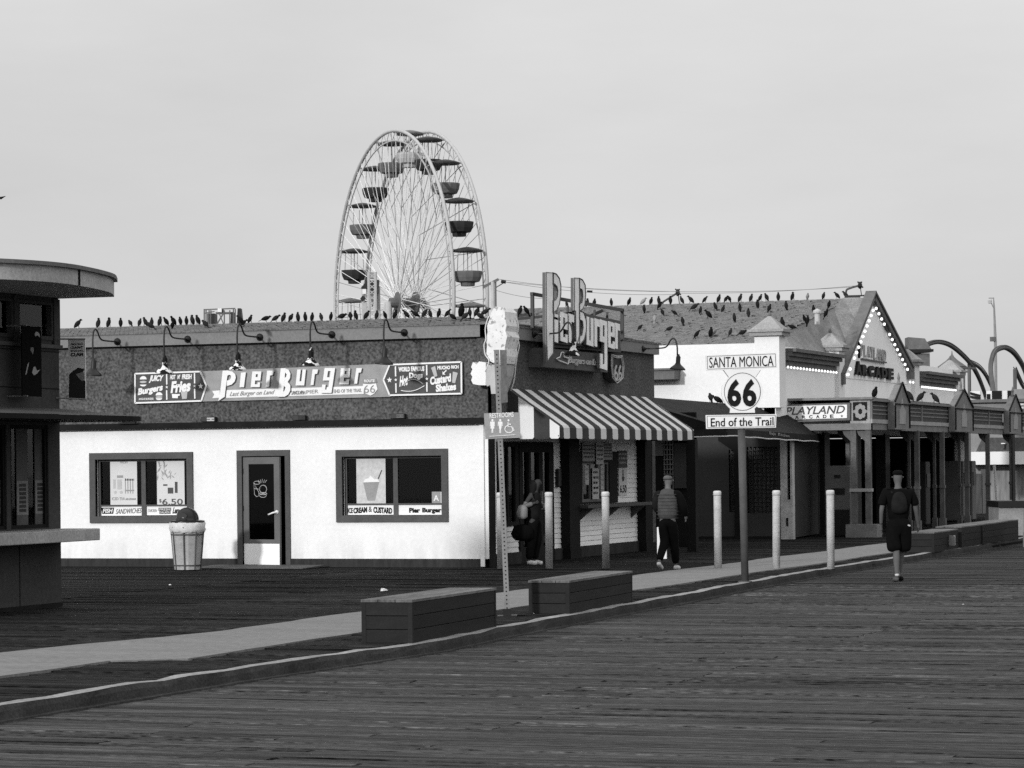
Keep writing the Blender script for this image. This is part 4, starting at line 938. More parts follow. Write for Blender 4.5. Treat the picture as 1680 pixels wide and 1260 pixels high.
# ================================================================ planter benches on the kerb side
def bench(p, q, wdt, h, label, zt_=0, boards=3, top=plank_t):
    p, q = Vector((*p, 0)), Vector((*q, 0)); d = (q-p); ln = d.length; d.normalize(); s_ = Vector((-d.y, d.x, 0))
    t = T('box_bench', label, 'bench', p, group='dark timber box benches along the kerb')
    F_ = Fr(p, d, s_, UP)                        # u along, v towards the walk, n up
    t.part('core', MB().fbox(F_, .02, .02, ln-.02, wdt-.02, .01, h-.03), under)
    bh = (h-.03)/boards
    for i in range(boards):
        z0, z1_ = .004+bh*i+.001, bh*(i+1)-.0015
        for sh in ((.045, 0, ln-.045, .02), (.045, wdt-.02, ln-.045, wdt), (0, .045, .02, wdt-.045), (ln-.02, .045, ln, wdt-.045)):
            t.part('board', MB().fbox(F_, sh[0], sh[1], sh[2], sh[3], z0, z1_), plank_m, bevel=.003)
    for a, b in ((0, 0), (ln-.043, 0), (0, wdt-.043), (ln-.043, wdt-.043)): t.part('corner_post', MB().fbox(F_, a-.003, b-.003, a+.046, b+.046, .0, h-.03), plank_m)
    k = 3; tw = (wdt+.02)/k
    for i in range(k): t.part('top_board', MB().fbox(F_, -.01, -.01+tw*i+.003, ln+.01, -.01+tw*(i+1)-.003, h-.03, h), top, bevel=.003)
    return t
bench((7.08, -20.96), (6.94, -18.1), .56, .46, 'long box bench with a worn pale top, nearest the camera on the kerb')
bench((6.80, -15.15), (6.62, -12.05), .52, .42, 'long box bench between the restroom sign pole and the bollards')
bench((6.38, 8.5), (6.30, 11.3), .55, .42, 'far box bench just past the walking man')
t = bench((6.32, 11.6), (6.28, 13.9), .55, .46, 'far box bench with a black seam in the middle of the row')
bench((6.30, 14.0), (6.25, 18.6), .55, .46, 'farthest and longest box bench in the kerb row')
FT = Fr((6.62, 8.55, 0), (0, 1, 0), (0, 0, 1), (1, 0, 0))
q = G(1543, 905); single('small_notice', MB().box(6.41, 10.3, .13, 6.44, 10.75, .40) if False else MB().fbox(Fr((6.42, 10.2, 0), (.94, -.342, 0), (0, 0, 1), (-.342, -.94, 0)), -.1, .1, .06, .31, 0, .02), sgn_g, (6.4, 10.2, .13), 'small pale square tile fixed at the end of a far bench', 'notice')

# ================================================================ bollards
def bollard(x, y, label, h=1.37, first=None):
    if first: return dup(first.o, (x, y, 0), label)
    t = T('bollard', label, 'bollard', (x, y, 0), group='round white bollards across the walk')
    t.part('shaft', MB().lathe([(.066, 0), (.066, h-.09), (.067, h-.085)], (x, y, 0), 18), boll_m, smooth=True)
    t.part('cap', MB().lathe([(.066, h-.08), (.071, h-.075), (.071, h-.02), (.060, h), (.03, h+.004)], (x, y, 0), 18), boll_m, smooth=True)
    t.part('base_ring', MB().lathe([(.088, .0), (.088, .012), (.068, .016)], (x, y, 0), 16), darkp)
    return t
b0 = bollard(.5, -.74, 'white bollard half hidden behind the perforated restroom sign post')
for (x, y, l) in ((1.39, -.67, 'white bollard in front of the woman with the bags'), (2.43, -.6, 'white bollard in front of the service window'), (4.45, -.45, 'white bollard standing on the pale strip left of the 66 sign post'), (5.48, -.38, 'white bollard just right of the 66 sign post'), (6.5, -.58, 'white bollard closest to the kerb')): bollard(x, y, l, first=b0)
for k, ch in enumerate([o for o in COL.objects if o.name.startswith('bollard')]): ch.rotation_euler = (R(random.uniform(-.5, .5)), R(random.uniform(-.6, .3)), k)

# ================================================================ sixty-six sign
BS = Vector((6.38, -5.6, 0)); ang = math.atan2(.42, 1.05)
U6 = Vector((math.cos(ang), math.sin(ang), 0)); F6 = Fr(BS, U6, UP, U6.cross(UP))
d6 = ray(1217, 700)
def p6(px, py):  # point on the sign plane -> (u, v)
    n = F6.N; d = ray(px, py); t = ((BS+n*.09)-CAM).dot(n)/d.dot(n); w = CAM+d*t-BS; return (w.dot(U6), w.z)
T6 = T('route_sign', 'tall white 66 sign reading SANTA MONICA and End of the Trail', 'sign', BS)
T6.part('pole', MB().tube([BS, BS+Vector((-.035, 0, 2.45))], .058, 14), pole_m, smooth=True)
T6.part('pole_cap', MB().lathe([(.11, 0), (.11, .015), (.06, .02)], BS, 14), pole_m)
def plate(px0, py0, px1, py1, px2, py2, px3, py3, nm='panel'):
    pts = [p6(px0, py0), p6(px1, py1), p6(px2, py2), p6(px3, py3)]
    o_ = T6.part(nm, MB().prism(F6, pts, .02, .085), sgn_w)
    c = (sum(p[0] for p in pts)/4, sum(p[1] for p in pts)/4)
    q = [(c[0]+(p[0]-c[0])*.965, c[1]+(p[1]-c[1])*.84) for p in pts]; mb = MB()
    for i in range(4): mb.bar(F6.p(*q[i], .087), F6.p(*q[(i+1) % 4], .087), .006, .006)
    T6.part('border', mb, sgn_dk, parent=o_); return o_
e1 = plate(1158, 583, 1274, 578, 1275, 603, 1159, 608)
e2 = plate(1158, 681, 1274, 679.5, 1273, 701.5, 1159, 703.5)
def t6(s_, px0, py0, px1, py1, par, **k):
    a_, b_ = p6(px0, py0), p6(px1, py1); T6.part('lettering', MB().text(F6, s_, a_[0], b_[1], b_[0], a_[1], .086, .006, **k), sgn_d, parent=par)
t6('SANTA MONICA', 1163.5, 585.3, 1269, 601.5, e1, slope=.02, bold=0); t6('End of the Trail', 1166, 685.5, 1269, 698.5, e2, bold=.008, slope=.01)
c = p6(1218, 642.5); rr = (p6(1251, 642.5)[0]-p6(1185, 642.5)[0])/2
sh = [(c[0]+rr*x, c[1]+rr*y) for x, y in ((-.95, 1.10), (.95, 1.10), (.68, .72), (.98, .35), (1.05, 0), (.98, -.35), (.80, -.65), (.60, -.85), (.62, -1.05), (-.62, -1.05), (-.60, -.85), (-.80, -.65), (-.98, -.35), (-1.05, 0), (-.98, .35), (-.68, .72))]
sp_ = T6.part('shield', MB().prism(F6, sh, .0, .085), sgn_w)
mb = MB().tube([F6.p(c[0]+rr*.9*math.cos(a*math.pi/14), c[1]+rr*.95*math.sin(a*math.pi/14)*.98, .087) for a in range(28)], .005, 4, closed=True)
for s_ in (-1, 1): mb.bar(F6.p(c[0]+s_*rr*.92, c[1]+rr*1.06, .087), F6.p(c[0]+s_*rr*.68, c[1]+rr*.72, .087), .006, .006)
T6.part('border', mb, sgn_dk, parent=sp_)
a_, b_ = p6(1193, 622), p6(1241, 667)
mid_ = (a_[0]+b_[0])/2
for x0, x1 in ((a_[0], mid_-.012), (mid_+.012, b_[0])): T6.part('digit', MB().text(F6, '6', x0, b_[1], x1, a_[1], .086, .008, bold=.035), sgn_d, parent=sp_)

# ================================================================ restroom sign on perforated post
PO = Vector((6.23, -15.82, 0)); PT = Vector((6.14, -15.86, 3.27))
TR_ = T('restroom_sign', 'grey restroom sign with white figures on a perforated steel post', 'sign', PO)
dP = (PT-PO).normalized(); UX = Vector((math.cos(R(20)), math.sin(R(20)), 0)); UX = (UX-dP*UX.dot(dP)).normalized(); FP = Fr(PO, UX, dP, UX.cross(dP))
H_ = (PT-PO).length
TR_.part('post', MB().fbox(FP, -.032, 0, .032, H_, -.032, .032), steel)
mb = MB(); v = .06
while v < H_-.05: mb.prism(FP, ell(0, v, .010, .010, 6), .0325, .0345); v += .0508
TR_.part('post_hole', mb, black, kind='stuff')
TR_.part('base_plate', MB().fbox(FP, -.12, -.0, .12, .02, -.12, .12).fbox(FP, -.05, .02, .05, .10, -.05, .05), black)
def pP(px, py, n_=.045):
    n = FP.N; d = ray(px, py); t = ((PO+n*n_)-CAM).dot(n)/d.dot(n); w = CAM+d*t-PO; return (w.dot(FP.U), w.dot(FP.V))
bq = [pP(794, 678), pP(852.5, 676.5), pP(854, 718), pP(796, 720.5)]
bd = TR_.part('board', MB().prism(FP, bq, .036, .048), sgn_g)
z4 = lambda x, y: pP(500+x/4.667, 560+y/4.667)
mb = MB(); a_, b_ = z4(1415, 550), z4(1600, 580); mb.text(FP, 'RESTROOMS', a_[0], b_[1], b_[0], a_[1], .048, .003, bold=.01, slope=.006); TR_.part('lettering', mb, sgn_w, parent=bd)
def figure(mb, x, y0, y1_, wide, sk):
    P_ = lambda u, v: z4(x+u, y0+(y1_-y0)*v)
    c = P_(0, .07); mb.prism(FP, ell(c[0], c[1], .0135, .0155, 10), .048, .052)
    pts = [(-wide, .17), (wide, .17), (wide+2, .5), (wide-3, .5), (wide-4, .3), (wide-5, .35), (sk, .68), (6, .68), (6, 1), (1, 1), (0, .7), (-1, 1), (-6, 1), (-6, .68), (-sk, .68), (-wide+5, .35), (-wide+4, .3), (-wide+3, .5), (-wide-2, .5)]
    mb.prism(FP, [P_(*q) for q in pts], .048, .052)
for x, wd, sk in ((1437, 17, 15), (1497, 17, 9)): mb = MB(); figure(mb, x, 597, 702, wd, sk); TR_.part('pictogram', mb, sgn_w, parent=bd)
mb = MB(); c = z4(1560, 605); mb.prism(FP, ell(c[0], c[1], .012, .013, 10), .048, .052)
for pl in (((1557, 620), (1558, 655), (1585, 655), (1597, 685), (1607, 680)), ((1556, 635), (1580, 636))): mb.tube([FP.p(*z4(*q), .051) for q in pl], .007, 5)
mb.tube([FP.p(*z4(1565+32*math.cos(a*.25), 672+28*math.sin(a*.25)), .051) for a in range(-2, 19)], .006, 5)
mb.bar(FP.p(*z4(1415, 728), .050), FP.p(*z4(1612, 716), .050), .022, .006)
TR_.part('pictogram', mb, sgn_w, parent=bd)
q = [pP(820, 574), pP(831, 574), pP(833, 660), pP(822, 661)]
single('post_placard', MB().prism(FP, q, .037, .047), mat('placard', .13, .6, .35, 14, fine=.3), FP.p(q[0][0], q[2][1], .04), 'narrow grey placard with worn print above the restroom sign', 'sign')
q = [pP(822, 582), pP(830, 582), pP(830, 590), pP(822, 590)]

# ================================================================ rubbish bin
bx, by = -5.22, -1.75
TB = T('rubbish_bin', 'tapered rubbish bin with a black domed lid and white liner', 'bin', (bx, by, 0))
pf = []
TB.part('body', MB().lathe([(.235, .02), (.30, .80), (.305, .84)], (bx, by, 0), 12), bin_m)
for k in range(8):
    a = math.pi*2*(k+.3)/8; c_, s_ = math.cos(a), math.sin(a)
    TB.part('rib', MB().tube([(bx+.243*c_, by+.243*s_, .02), (bx+.311*c_, by+.311*s_, .80)], .013, 5), bin_d)
for z, r_ in ((.10, .248), (.66, .296)): TB.part('hoop', MB().tube([(bx+r_*math.cos(a*math.pi/12), by+r_*math.sin(a*math.pi/12), z) for a in range(24)], .012, 5, closed=True), bin_d)
mb = MB(); n = 40; base_i = 0
for j, (r0, z) in enumerate(((.305, .70), (.335, .74), (.325, .80), (.33, .86), (.30, .885))):
    for k in range(n): a = 2*math.pi*k/n; r1 = r0+random.uniform(-.012, .012); mb.v.append(Vector((bx+r1*math.cos(a), by+r1*math.sin(a), z+random.uniform(-.012, .012))))
for j in range(4):
    for k in range(n): k2 = (k+1) % n; mb.quad((j*n+k, j*n+k2, (j+1)*n+k2, (j+1)*n+k))
TB.part('liner', mb, bag_w, smooth=True)
TB.part('lid', MB().lathe([(.32, .885), (.325, .905), (.285, .915), (.26, .92)]+[(.215*math.cos(a*math.pi/16), .92+.235*math.sin(a*math.pi/16)) for a in range(0, 9)], (bx, by, 0), 24), mat('glossy_lid', .004, .28, .2, 3, spec=.4), smooth=True)
TB.part('flap', MB().prism(Fr((bx, by, 0), (1, 0, 0), (0, 0, 1), (0, -1, 0)), ell(0, 1.0, .10, .055, 12), .17, .206), black)
single('door_ramp', MB().prism(Fr((0, 0, 0), (0, 1, 0), (0, 0, 1), (1, 0, 0)), [(-.13, .012), (-.13, .05), (-1.15, .022), (-1.15, .012)], -5.45, -3.2), mat('ramp_plate', .085, .8, .25, 2, fine=.2), (-4.3, -.6, 0), 'low sloped grey ramp plate in front of the stand door', 'ramp')

# litter
for (px, py, s_, l) in ((629, 971, .05, 'crumpled white paper behind the nearest bench'), (279, 961, .022, 'tiny white scrap in front of the rubbish bin'), (338, 1228, .010, 'tiny white scrap on the boards at the lower left'), (1580, 993, .016, 'white scrap on the boards at the right'), (876, 1008, .015, 'tiny scrap at the foot of the second bench')):
    q = G(px, py, 0 if py < 1030 and px < 1000 else RD); mb = MB(); n_ = 7
    mb.lathe([(s_*.8, 0), (s_, s_*.3), (s_*.7, s_*.8), (s_*.3, s_*1.0)], q, 7)
    for i, v in enumerate(mb.v): v += Vector((random.uniform(-1, 1), random.uniform(-1, 1), random.uniform(-.3, .5)))*s_*.35
    for v in mb.v: v.z = max(v.z, q.z+.012)
    single('litter', mb, sgn_w, q, l, 'litter')

# ================================================================ ARCADE BUILDING (second building)
YB, XE = 19.0, .3
AB = T('arcade_building', 'white arcade hall with a gabled front, bulb lit cornices and a broad grey roof', 'arcade hall', (0, 25, 0))
FS_ = Fr((0, YB, 0), (1, 0, 0), (0, 0, 1), (0, -1, 0)); FE = Fr((XE, 0, 0), (0, 1, 0), (0, 0, 1), (1, 0, 0))
AB.part('wall', MB().fbox(FS_, L(842, 560, -19).x, 2.5, XE-.02, 4.78, -.25, 0).fbox(FS_, L(842, 560, -19).x, 0, XE-.02, 2.5, -.25, -.02), white2, label='sunlit white side wall')
op = [(19.9, 0, 41.5, 2.6)]
AB.part('front_wall', MB().wall(FE, YB, 0, 42, 4.72, -.3, 0, op), gable_w)
PJ = .20                                   # how far the rake overhangs the gable wall
GL, GP, GR = Rr(1386, 612, XE+PJ), Rr(1438, 480, XE+PJ), Rr(1500, 602, XE+PJ)
AB.part('gable', MB().prism(FE, [(GL.y+.1, 4.1), (GR.y-.1, 4.1), (GR.y-.1, GR.z), (GP.y, GP.z-.1), (GL.y+.1, GL.z)], -.25, .02), gable_w)
# roof
XW = L(842, 508, -30).x
def zr(y): return 4.62+(y-19.3)*(6.44-4.62)/10.7
mb = MB(); ncr = 26
for i in range(ncr):
    ya_ = 19.25+10.75*i/ncr; yb2 = 19.25+10.75*(i+1)/ncr
    for k in range(70):
        x0 = XW+(-.4-XW)*k/70; x1 = XW+(-.4-XW)*(k+1)/70; h = random.uniform(.03, .055)
        mb.face([(x0, ya_, zr(ya_)+h), (x1, ya_, zr(ya_)+h), (x1, yb2, zr(yb2)+.004), (x0, yb2, zr(yb2)+.004)])
        mb.face([(x0, ya_, zr(ya_)-.03), (x1, ya_, zr(ya_)-.03), (x1, ya_, zr(ya_)+h), (x0, ya_, zr(ya_)+h)])
AB.part('shingles', mb, shingle2, kind='stuff')
mb = MB().prism(Fr((0, 0, 0), (0, 1, 0), (0, 0, 1), (1, 0, 0)), [(19.25, 4.5), (30, zr(30)-.03), (41, 4.6), (41, 4.4), (19.25, 4.4)], XW, -.42)
AB.part('roof', mb, shingle2)
# east end of the roof: steep slope down to the front cornice and behind the gable rakes
mb = MB()
def zrake(y): return 4.60 if y < GL.y+.3 else GL.z+(GP.z-GL.z)*min(1, (y-GL.y)/(GP.y-GL.y))-.04 if y < GP.y else GP.z-(GP.z-GR.z)*(y-GP.y)/(GR.y-GP.y)-.04
yy_ = [19.25+1.075*i for i in range(11)]
for a, b in zip(yy_, yy_[1:]): mb.face([(XE-.12, a, zrake(a)), (XE-.12, b, zrake(b)), (-.42, b, max(zr(b), zrake(b))), (-.42, a, zr(a))])
mb.face([(XE-.1, GP.y, GP.z-.05), (-.42, GP.y, GP.z-.05), (-.42, GR.y, GR.z), (XE-.1, GR.y, GR.z)])
AB.part('gable_roof', mb, mat('weathered_roof', .2, .9, .3, 2, fine=.35))
# rake boards
def rake(y0, z0, y1_, z1_, nm='rake_board'):
    d = Vector((0, y1_-y0, z1_-z0)); ln_ = d.length; d.normalize(); nn_ = Vector((1, 0, 0)); v = nn_.cross(d); v = v if v.z > 0 else -v
    F_ = Fr((XE, y0, z0), d, v, nn_ if d.cross(v).dot(nn_) > 0 else -nn_); sg = 1 if F_.N.x > 0 else -1
    o_ = AB.part(nm, MB().fbox(F_, 0, -.16, ln_, -.02, 0, sg*(PJ-.04)), gable_t)
    AB.part('moulding', MB().fbox(F_, -.05, -.02, ln_+.04, .04, -sg*.1, sg*PJ).fbox(F_, .02, -.20, ln_-.05, -.16, sg*.02, sg*.10), gable_t, parent=o_)
    return o_, F_, ln_, sg
o1, Fa, la, sa = rake(GL.y, GL.z, GP.y, GP.z); o2, Fb, lb_, sb = rake(GR.y, GR.z, GP.y, GP.z)
AB.part('gable_foot', MB().fbox(FE, GL.y-.1, GL.z-.3, GL.y+.12, GL.z, -.1, .2), gable_t); AB.part('gable_foot', MB().fbox(FE, GR.y-.25, GR.z-.35, GR.y+.25, GR.z, -.1, PJ-.05), gable_t)
def pil(y0, y1_, zt_, cap=True):
    xo = XE+.12; xi = XE-.5
    o_ = AB.part('pilaster', MB().box(xi, y0, 3.2, xo, y1_, zt_), white2)
    cx_, cy_ = (xi+xo)/2, (y0+y1_)/2
    c = AB.part('pilaster_cap', MB().box(xi-.10, y0-.10, zt_, xo+.10, y1_+.10, zt_+.09).box(xi-.15, y0-.15, zt_+.09, xo+.15, y1_+.15, zt_+.16), porch_l, parent=o_)
    mb = MB(); b = [(xi-.08, y0-.08), (xo+.08, y0-.08), (xo+.08, y1_+.08), (xi-.08, y1_+.08)]; b3 = [Vector((*q, zt_+.16)) for q in b]; tp = Vector((cx_, cy_, zt_+.52))
    for i in range(4): mb.face([b3[i], b3[(i+1) % 4], tp])
    AB.part('pyramid', mb, porch_l, parent=o_)
    AB.part('finial', MB().lathe([(.025, 0), (.05, .04), (.03, .09), (.0, .14)], (cx_, cy_, zt_+.48), 8), gable_t, parent=o_)
pil(YB-.08, YB+.5, 4.95); pil(25.0, 25.6, 4.78); pil(34.3, 34.9, 4.68); pil(40.5, 41.2, 4.55)
def cornice(y0, y1_, zt_, nb_):
    d = MB(); o_ = None
    for i, (a, b, x_) in enumerate(((0, .09, .36), (.09, .19, .26), (.19, .30, .18), (.30, .42, .10))):
        o2_ = AB.part('cornice', MB().fbox(FE, y0, zt_-b+.006, y1_, zt_-a, -.2, x_), gable_t, parent=o_ if o_ else None); o_ = o_ or o2_
    for k in range(nb_):
        yy = y0+.12+(y1_-y0-.24)*k/(nb_-1)
        AB.part('bulb', MB().lathe([(.0, -.032), (.024, -.02), (.031, 0), (.022, .02), (.012, .035)], FE.p(yy, zt_-.46, .12), 8), bulb, parent=o_)
cornice(19.62, 24.8, 4.66, 17); cornice(35.1, 40.3, 4.52, 22)
for F_, ln_, sg, par in ((Fa, la, sa, o1), (Fb, lb_, sb, o2)):
    for k in range(13):
        if (k in (2,) and sg == sa and par == o1) or (k == 8 and par == o2): continue
        u = .4+(ln_-.9)*k/12
        AB.part('bulb', MB().lathe([(.0, -.04), (.035, -.03), (.045, 0), (.03, .03), (.0, .045)], F_.p(u+(.25 if par == o1 else 0), -.42 if par == o1 else -.25, sg*.10), 8, F_.N), bulb, parent=par)
for yy in (GL.y+.1, GL.y+.35, GR.y-.3, GR.y+.1): AB.part('bulb', MB().lathe([(.0, -.045), (.04, 0), (.0, .045)], FE.p(yy, 4.16, .14), 8), bulb, parent=o1)
# vent box on the side wall, roof vents
AB.part('wall_vent', MB().fbox(FS_, -3.6, 3.93, -2.12, 4.15, 0, .5).fbox(FS_, -3.6, 4.15, -2.1, 4.20, 0, .55), gable_t)
q = ray(1341, 545); 
for (px, py, w_, h_) in ((1341, 548, .07, .30),):
    yy = 24.6; p_ = hit(px, py, 1, yy); AB.part('roof_vent', MB().lathe([(w_, 0), (w_, h_)], (p_.x, yy, zr(yy)-.05), 10).lathe([(w_+.04, h_), (w_+.04, h_+.06), (.0, h_+.12)], (p_.x, yy, zr(yy)-.05), 10), sgn_l)
# gable lettering
def zG(x, y): return rf(1390+x/12.92, 550+y/12.92, XE+.06)
mb = MB(); t_ = T('arcade_sign', 'black ARCADE letters below faint neon on the gable', 'sign', FE.p(30, 4.3, .05))
us = [155, 262, 370, 478, 580, 690, 800, 895]
for i, ch in enumerate('ARCADE'):
    a_ = zG(165+136*i, 615+19*i-(60 if i == 0 else 0)); b_ = zG(165+136*i+118, 840+19*i+8)
    t_.part('letter', MB().text(FE, ch, a_[0], b_[1], b_[0], a_[1]+.02, .03, .07, bold=.07), sgn_d)
mb = MB()
for i, ch in enumerate('PLAYLAND'):
    a_ = zG(300+68*i, 190+17*i); b_ = zG(300+68*i+55, 440+17*i)
    mb.text(FE, ch, a_[0], b_[1], b_[0], a_[1], .03, .03)
t_.part('neon_lettering', mb, mat('pale_neon', .36, .6, .2, 20))
a_ = zG(270, 135); b_ = zG(290, 490); t_.part('bracket', MB().fbox(FE, a_[0]-.1, b_[1], b_[0]-.15, a_[1], .02, .08), sgn_d)
a_ = zG(310, 500); b_ = zG(820, 580); t_.part('bracket', MB().bar(FE.p(a_[0], a_[1], .06), FE.p(b_[0], b_[1], .06), .06, .04), gable_t)
# ground floor behind the porch: dark open hall
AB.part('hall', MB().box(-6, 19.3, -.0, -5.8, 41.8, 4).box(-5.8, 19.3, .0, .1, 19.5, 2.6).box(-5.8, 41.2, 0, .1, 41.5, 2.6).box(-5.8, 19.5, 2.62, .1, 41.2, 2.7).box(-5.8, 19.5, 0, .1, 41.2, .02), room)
for y in (23.5, 27.0, 30.5, 34.5, 38.0): AB.part('pier', MB().box(.1, y, 0, .38, y+.55, 2.62), gond_d)

# ---- canopy and shop front between the two buildings
CN = T('dark_canopy', 'dark sagging shop canopy with a white rope trim beyond the striped awning', 'awning', (.5, 15, 2.4))
A1 = Rr(1193, 703, 1.0); A2 = Rr(1343, 714, 1.0); A3 = L(1143, 709, -A1.y); 
cn = [Vector((1.0, A1.y, A1.z)), Vector((1.0, 20.4, A2.z))]
cw = Vector((A3.x-1.6, A1.y, A3.z+.02))
top = [Vector((-1.6, A1.y-.2, 3.42)), Vector((-.2, 19.0-.1, 3.25)), Vector((.45, 20.4, 2.98))]
mb = MB(); n_ = 14
def lerp(a, b, t): return a+(b-a)*t
for i in range(n_):
    t0, t1 = i/n_, (i+1)/n_
    def tp_(t): return lerp(top[0], top[1], t/.8) if t < .8 else lerp(top[1], top[2], (t-.8)/.2)
    sag = lambda t: Vector((0, 0, -.012*math.sin(t*40)))
    mb.face([lerp(cn[0], cn[1], t0), lerp(cn[0], cn[1], t1), tp_(t1), tp_(t0)])
mb.face([cw, cn[0], top[0]])
CN.part('cover', mb, aw2)
mb = MB(); rp = []
n_ = 28
for i in range(n_+1):
    t = i/n_; e = lerp(cn[0], cn[1], t); zz = e.z-.165+.018*abs(math.sin(t*n_*.55))-.012*math.sin(t*3); rp.append(Vector((e.x+.01, e.y, zz)))
for i in range(n_):
    a = lerp(cn[0], cn[1], i/n_); b = lerp(cn[0], cn[1], (i+1)/n_); mb.face([rp[i], rp[i+1], b, a])
CN.part('valance', mb, aw2)
lp_ = [Vector((cw.x+(1.01-cw.x)*i/6, A1.y, cw.z-.15+(.03*i/6)+.006*(i % 2))) for i in range(7)]
mb = MB()
for i in range(6): mb.face([lp_[i], lp_[i+1], lerp(cw, cn[0], (i+1)/6), lerp(cw, cn[0], i/6)])
CN.part('valance', mb, aw2)
CN.part('rope_trim', MB().tube(lp_+rp, .013, 5), rope)
a_, b_ = rf(1263, 708, 1.02), rf(1296, 719, 1.02)
CN.part('lettering', MB().text(Fr((0, 0, 0), (0, 1, 0), (0, 0, 1), (1, 0, 0)), 'Baja  Kitchen', a_[0], b_[1]+.03, b_[0], a_[1]-.03, 1.012, .004, slope=-.06), sgn_g)
CN.part('frame', MB().tube([cn[0]+Vector((-.03, 0, -.03)), cn[1]+Vector((-.03, 0, -.03))], .02, 5).tube([(.97, 20.38, A2.z), (.3, 20.38, A2.z-.0)], .02, 5), black)
# shop front: wall at y=18.8 under the canopy with grilles, corner pier and side wall
SF = T('shop_front', 'shaded plaster shop front with barred windows under the dark canopy', 'shop front', (-.8, 18.7, 0))
FF = Fr((0, 18.7, 0), (1, 0, 0), (0, 0, 1), (0, -1, 0))
X_ = lambda px, py=800: L(px, py, -18.7).x
Z_ = lambda px, py: L(px, py, -18.7).z
w1 = (X_(1196), Z_(1200, 840), X_(1206), Z_(1200, 738)); w2 = (X_(1226), Z_(1250, 842), X_(1276), Z_(1250, 733))
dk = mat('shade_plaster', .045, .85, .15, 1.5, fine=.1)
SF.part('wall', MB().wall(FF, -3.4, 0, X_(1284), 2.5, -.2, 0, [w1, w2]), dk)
SF.part('plinth', MB().fbox(FF, -3.4, 0, X_(1276), .07, 0, .03), darkp)
SF.part('arch_head', MB().prism(FF, [(X_(1180), Z_(1180, 723)), (X_(1206), Z_(1206, 741)), (X_(1212), Z_(1212, 741)), (X_(1212), 2.6), (X_(1180), 2.6)], 0, .05), room)
SF.part('pipe', MB().fbox(FF, X_(1206), .0, X_(1214), 2.45, .0, .08), room)
for w in (w1, w2):
    f = SF.part('window', MB().fbox(FF, w[0], w[1], w[2], w[3], -.16, -.12), gond_g)
    mb = MB(); s_ = .105; u = w[0]+s_/2
    while u < w[2]: mb.fbox(FF, u-.012, w[1], u+.012, w[3], -.03, -.005); u += s_
    v = w[1]+s_/2
    while v < w[3]: mb.fbox(FF, w[0], v-.012, w[2], v+.012, -.05, -.031); v += s_
    SF.part('window_grille', mb, black, parent=f)
u = X_(1236); SF.part('post', MB().fbox(FF, u-.012, w2[1], u+.016, w2[3], 0, .03), black)
xa_, xb_ = X_(1284, 800), X_(1304, 800)
SF.part('pier', MB().box(xa_, 18.5, 0, xa_+.16, 18.75, 2.5).box(xa_+.16, 18.5, 0, xb_-.01, 18.75, .96).box(xb_-.06, 18.5, .96, xb_-.01, 18.75, 2.5), mat('pier_plaster', .42, .85, .25, 3, fine=.3), label='paler worn plaster pier with a tall slot')
SF.part('pier_slot', MB().box(xa_+.16, 18.62, .96, xb_-.06, 18.70, 2.5).box(xb_-.17, 18.49, .32, xb_-.12, 18.50, .52), room)
q0 = G(1308, 880); q1 = G(1343, 874)
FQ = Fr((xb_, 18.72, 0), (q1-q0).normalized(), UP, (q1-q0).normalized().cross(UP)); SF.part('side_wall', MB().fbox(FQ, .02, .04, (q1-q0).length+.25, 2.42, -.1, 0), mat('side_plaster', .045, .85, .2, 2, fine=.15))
SF.part('edge_board', MB().fbox(FQ, (q1-q0).length+.19, .1, (q1-q0).length+.26, 2.42, -.05, .02), dk)
# alley items between stand and arcade: lattice, pale board, dark back wall
AL = T('alley_screen', 'dark screen wall with a lattice panel behind the man in the vest', 'screen', (-1, 12.5, 0))
FA = Fr((0, 12.6, 0), (1, 0, 0), (0, 0, 1), (0, -1, 0)); XA = lambda px: L(px, 800, -12.6).x; ZA = lambda px, py: L(px, py, -12.6).z
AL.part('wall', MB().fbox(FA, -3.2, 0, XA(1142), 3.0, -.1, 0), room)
AL.part('panel', MB().fbox(FA, XA(1107), ZA(1110, 801), XA(1127), ZA(1110, 727), 0, .04), dk)
AL.part('panel', MB().fbox(FA, XA(1074), ZA(1080, 748), XA(1089), 2.6, 0, .03), gond_g)
mb = MB()
for i in range(4): u = XA(1091)+i*(XA(1105)-XA(1091))/3; mb.fbox(FA, u-.012, .9, u+.012, 2.55, .01, .03)
v = .95
while v < 2.55: mb.fbox(FA, XA(1090), v, XA(1106), v+.022, .03, .045); v += .11
AL.part('lattice', mb, gond_g)
q = G(1083, 917); single('white_board', MB().prism(Fr((0, q.y, 0), (1, 0, 0), (0, 0, 1), (0, -1, 0)), [(q.x-.05, .004), (q.x+.14, .004), (q.x+.14, .62), (q.x-.05, .62)], 0, .03), sgn_w, (q.x, q.y, 0), 'white board standing on the walk behind the legs of the man in the vest', 'board')

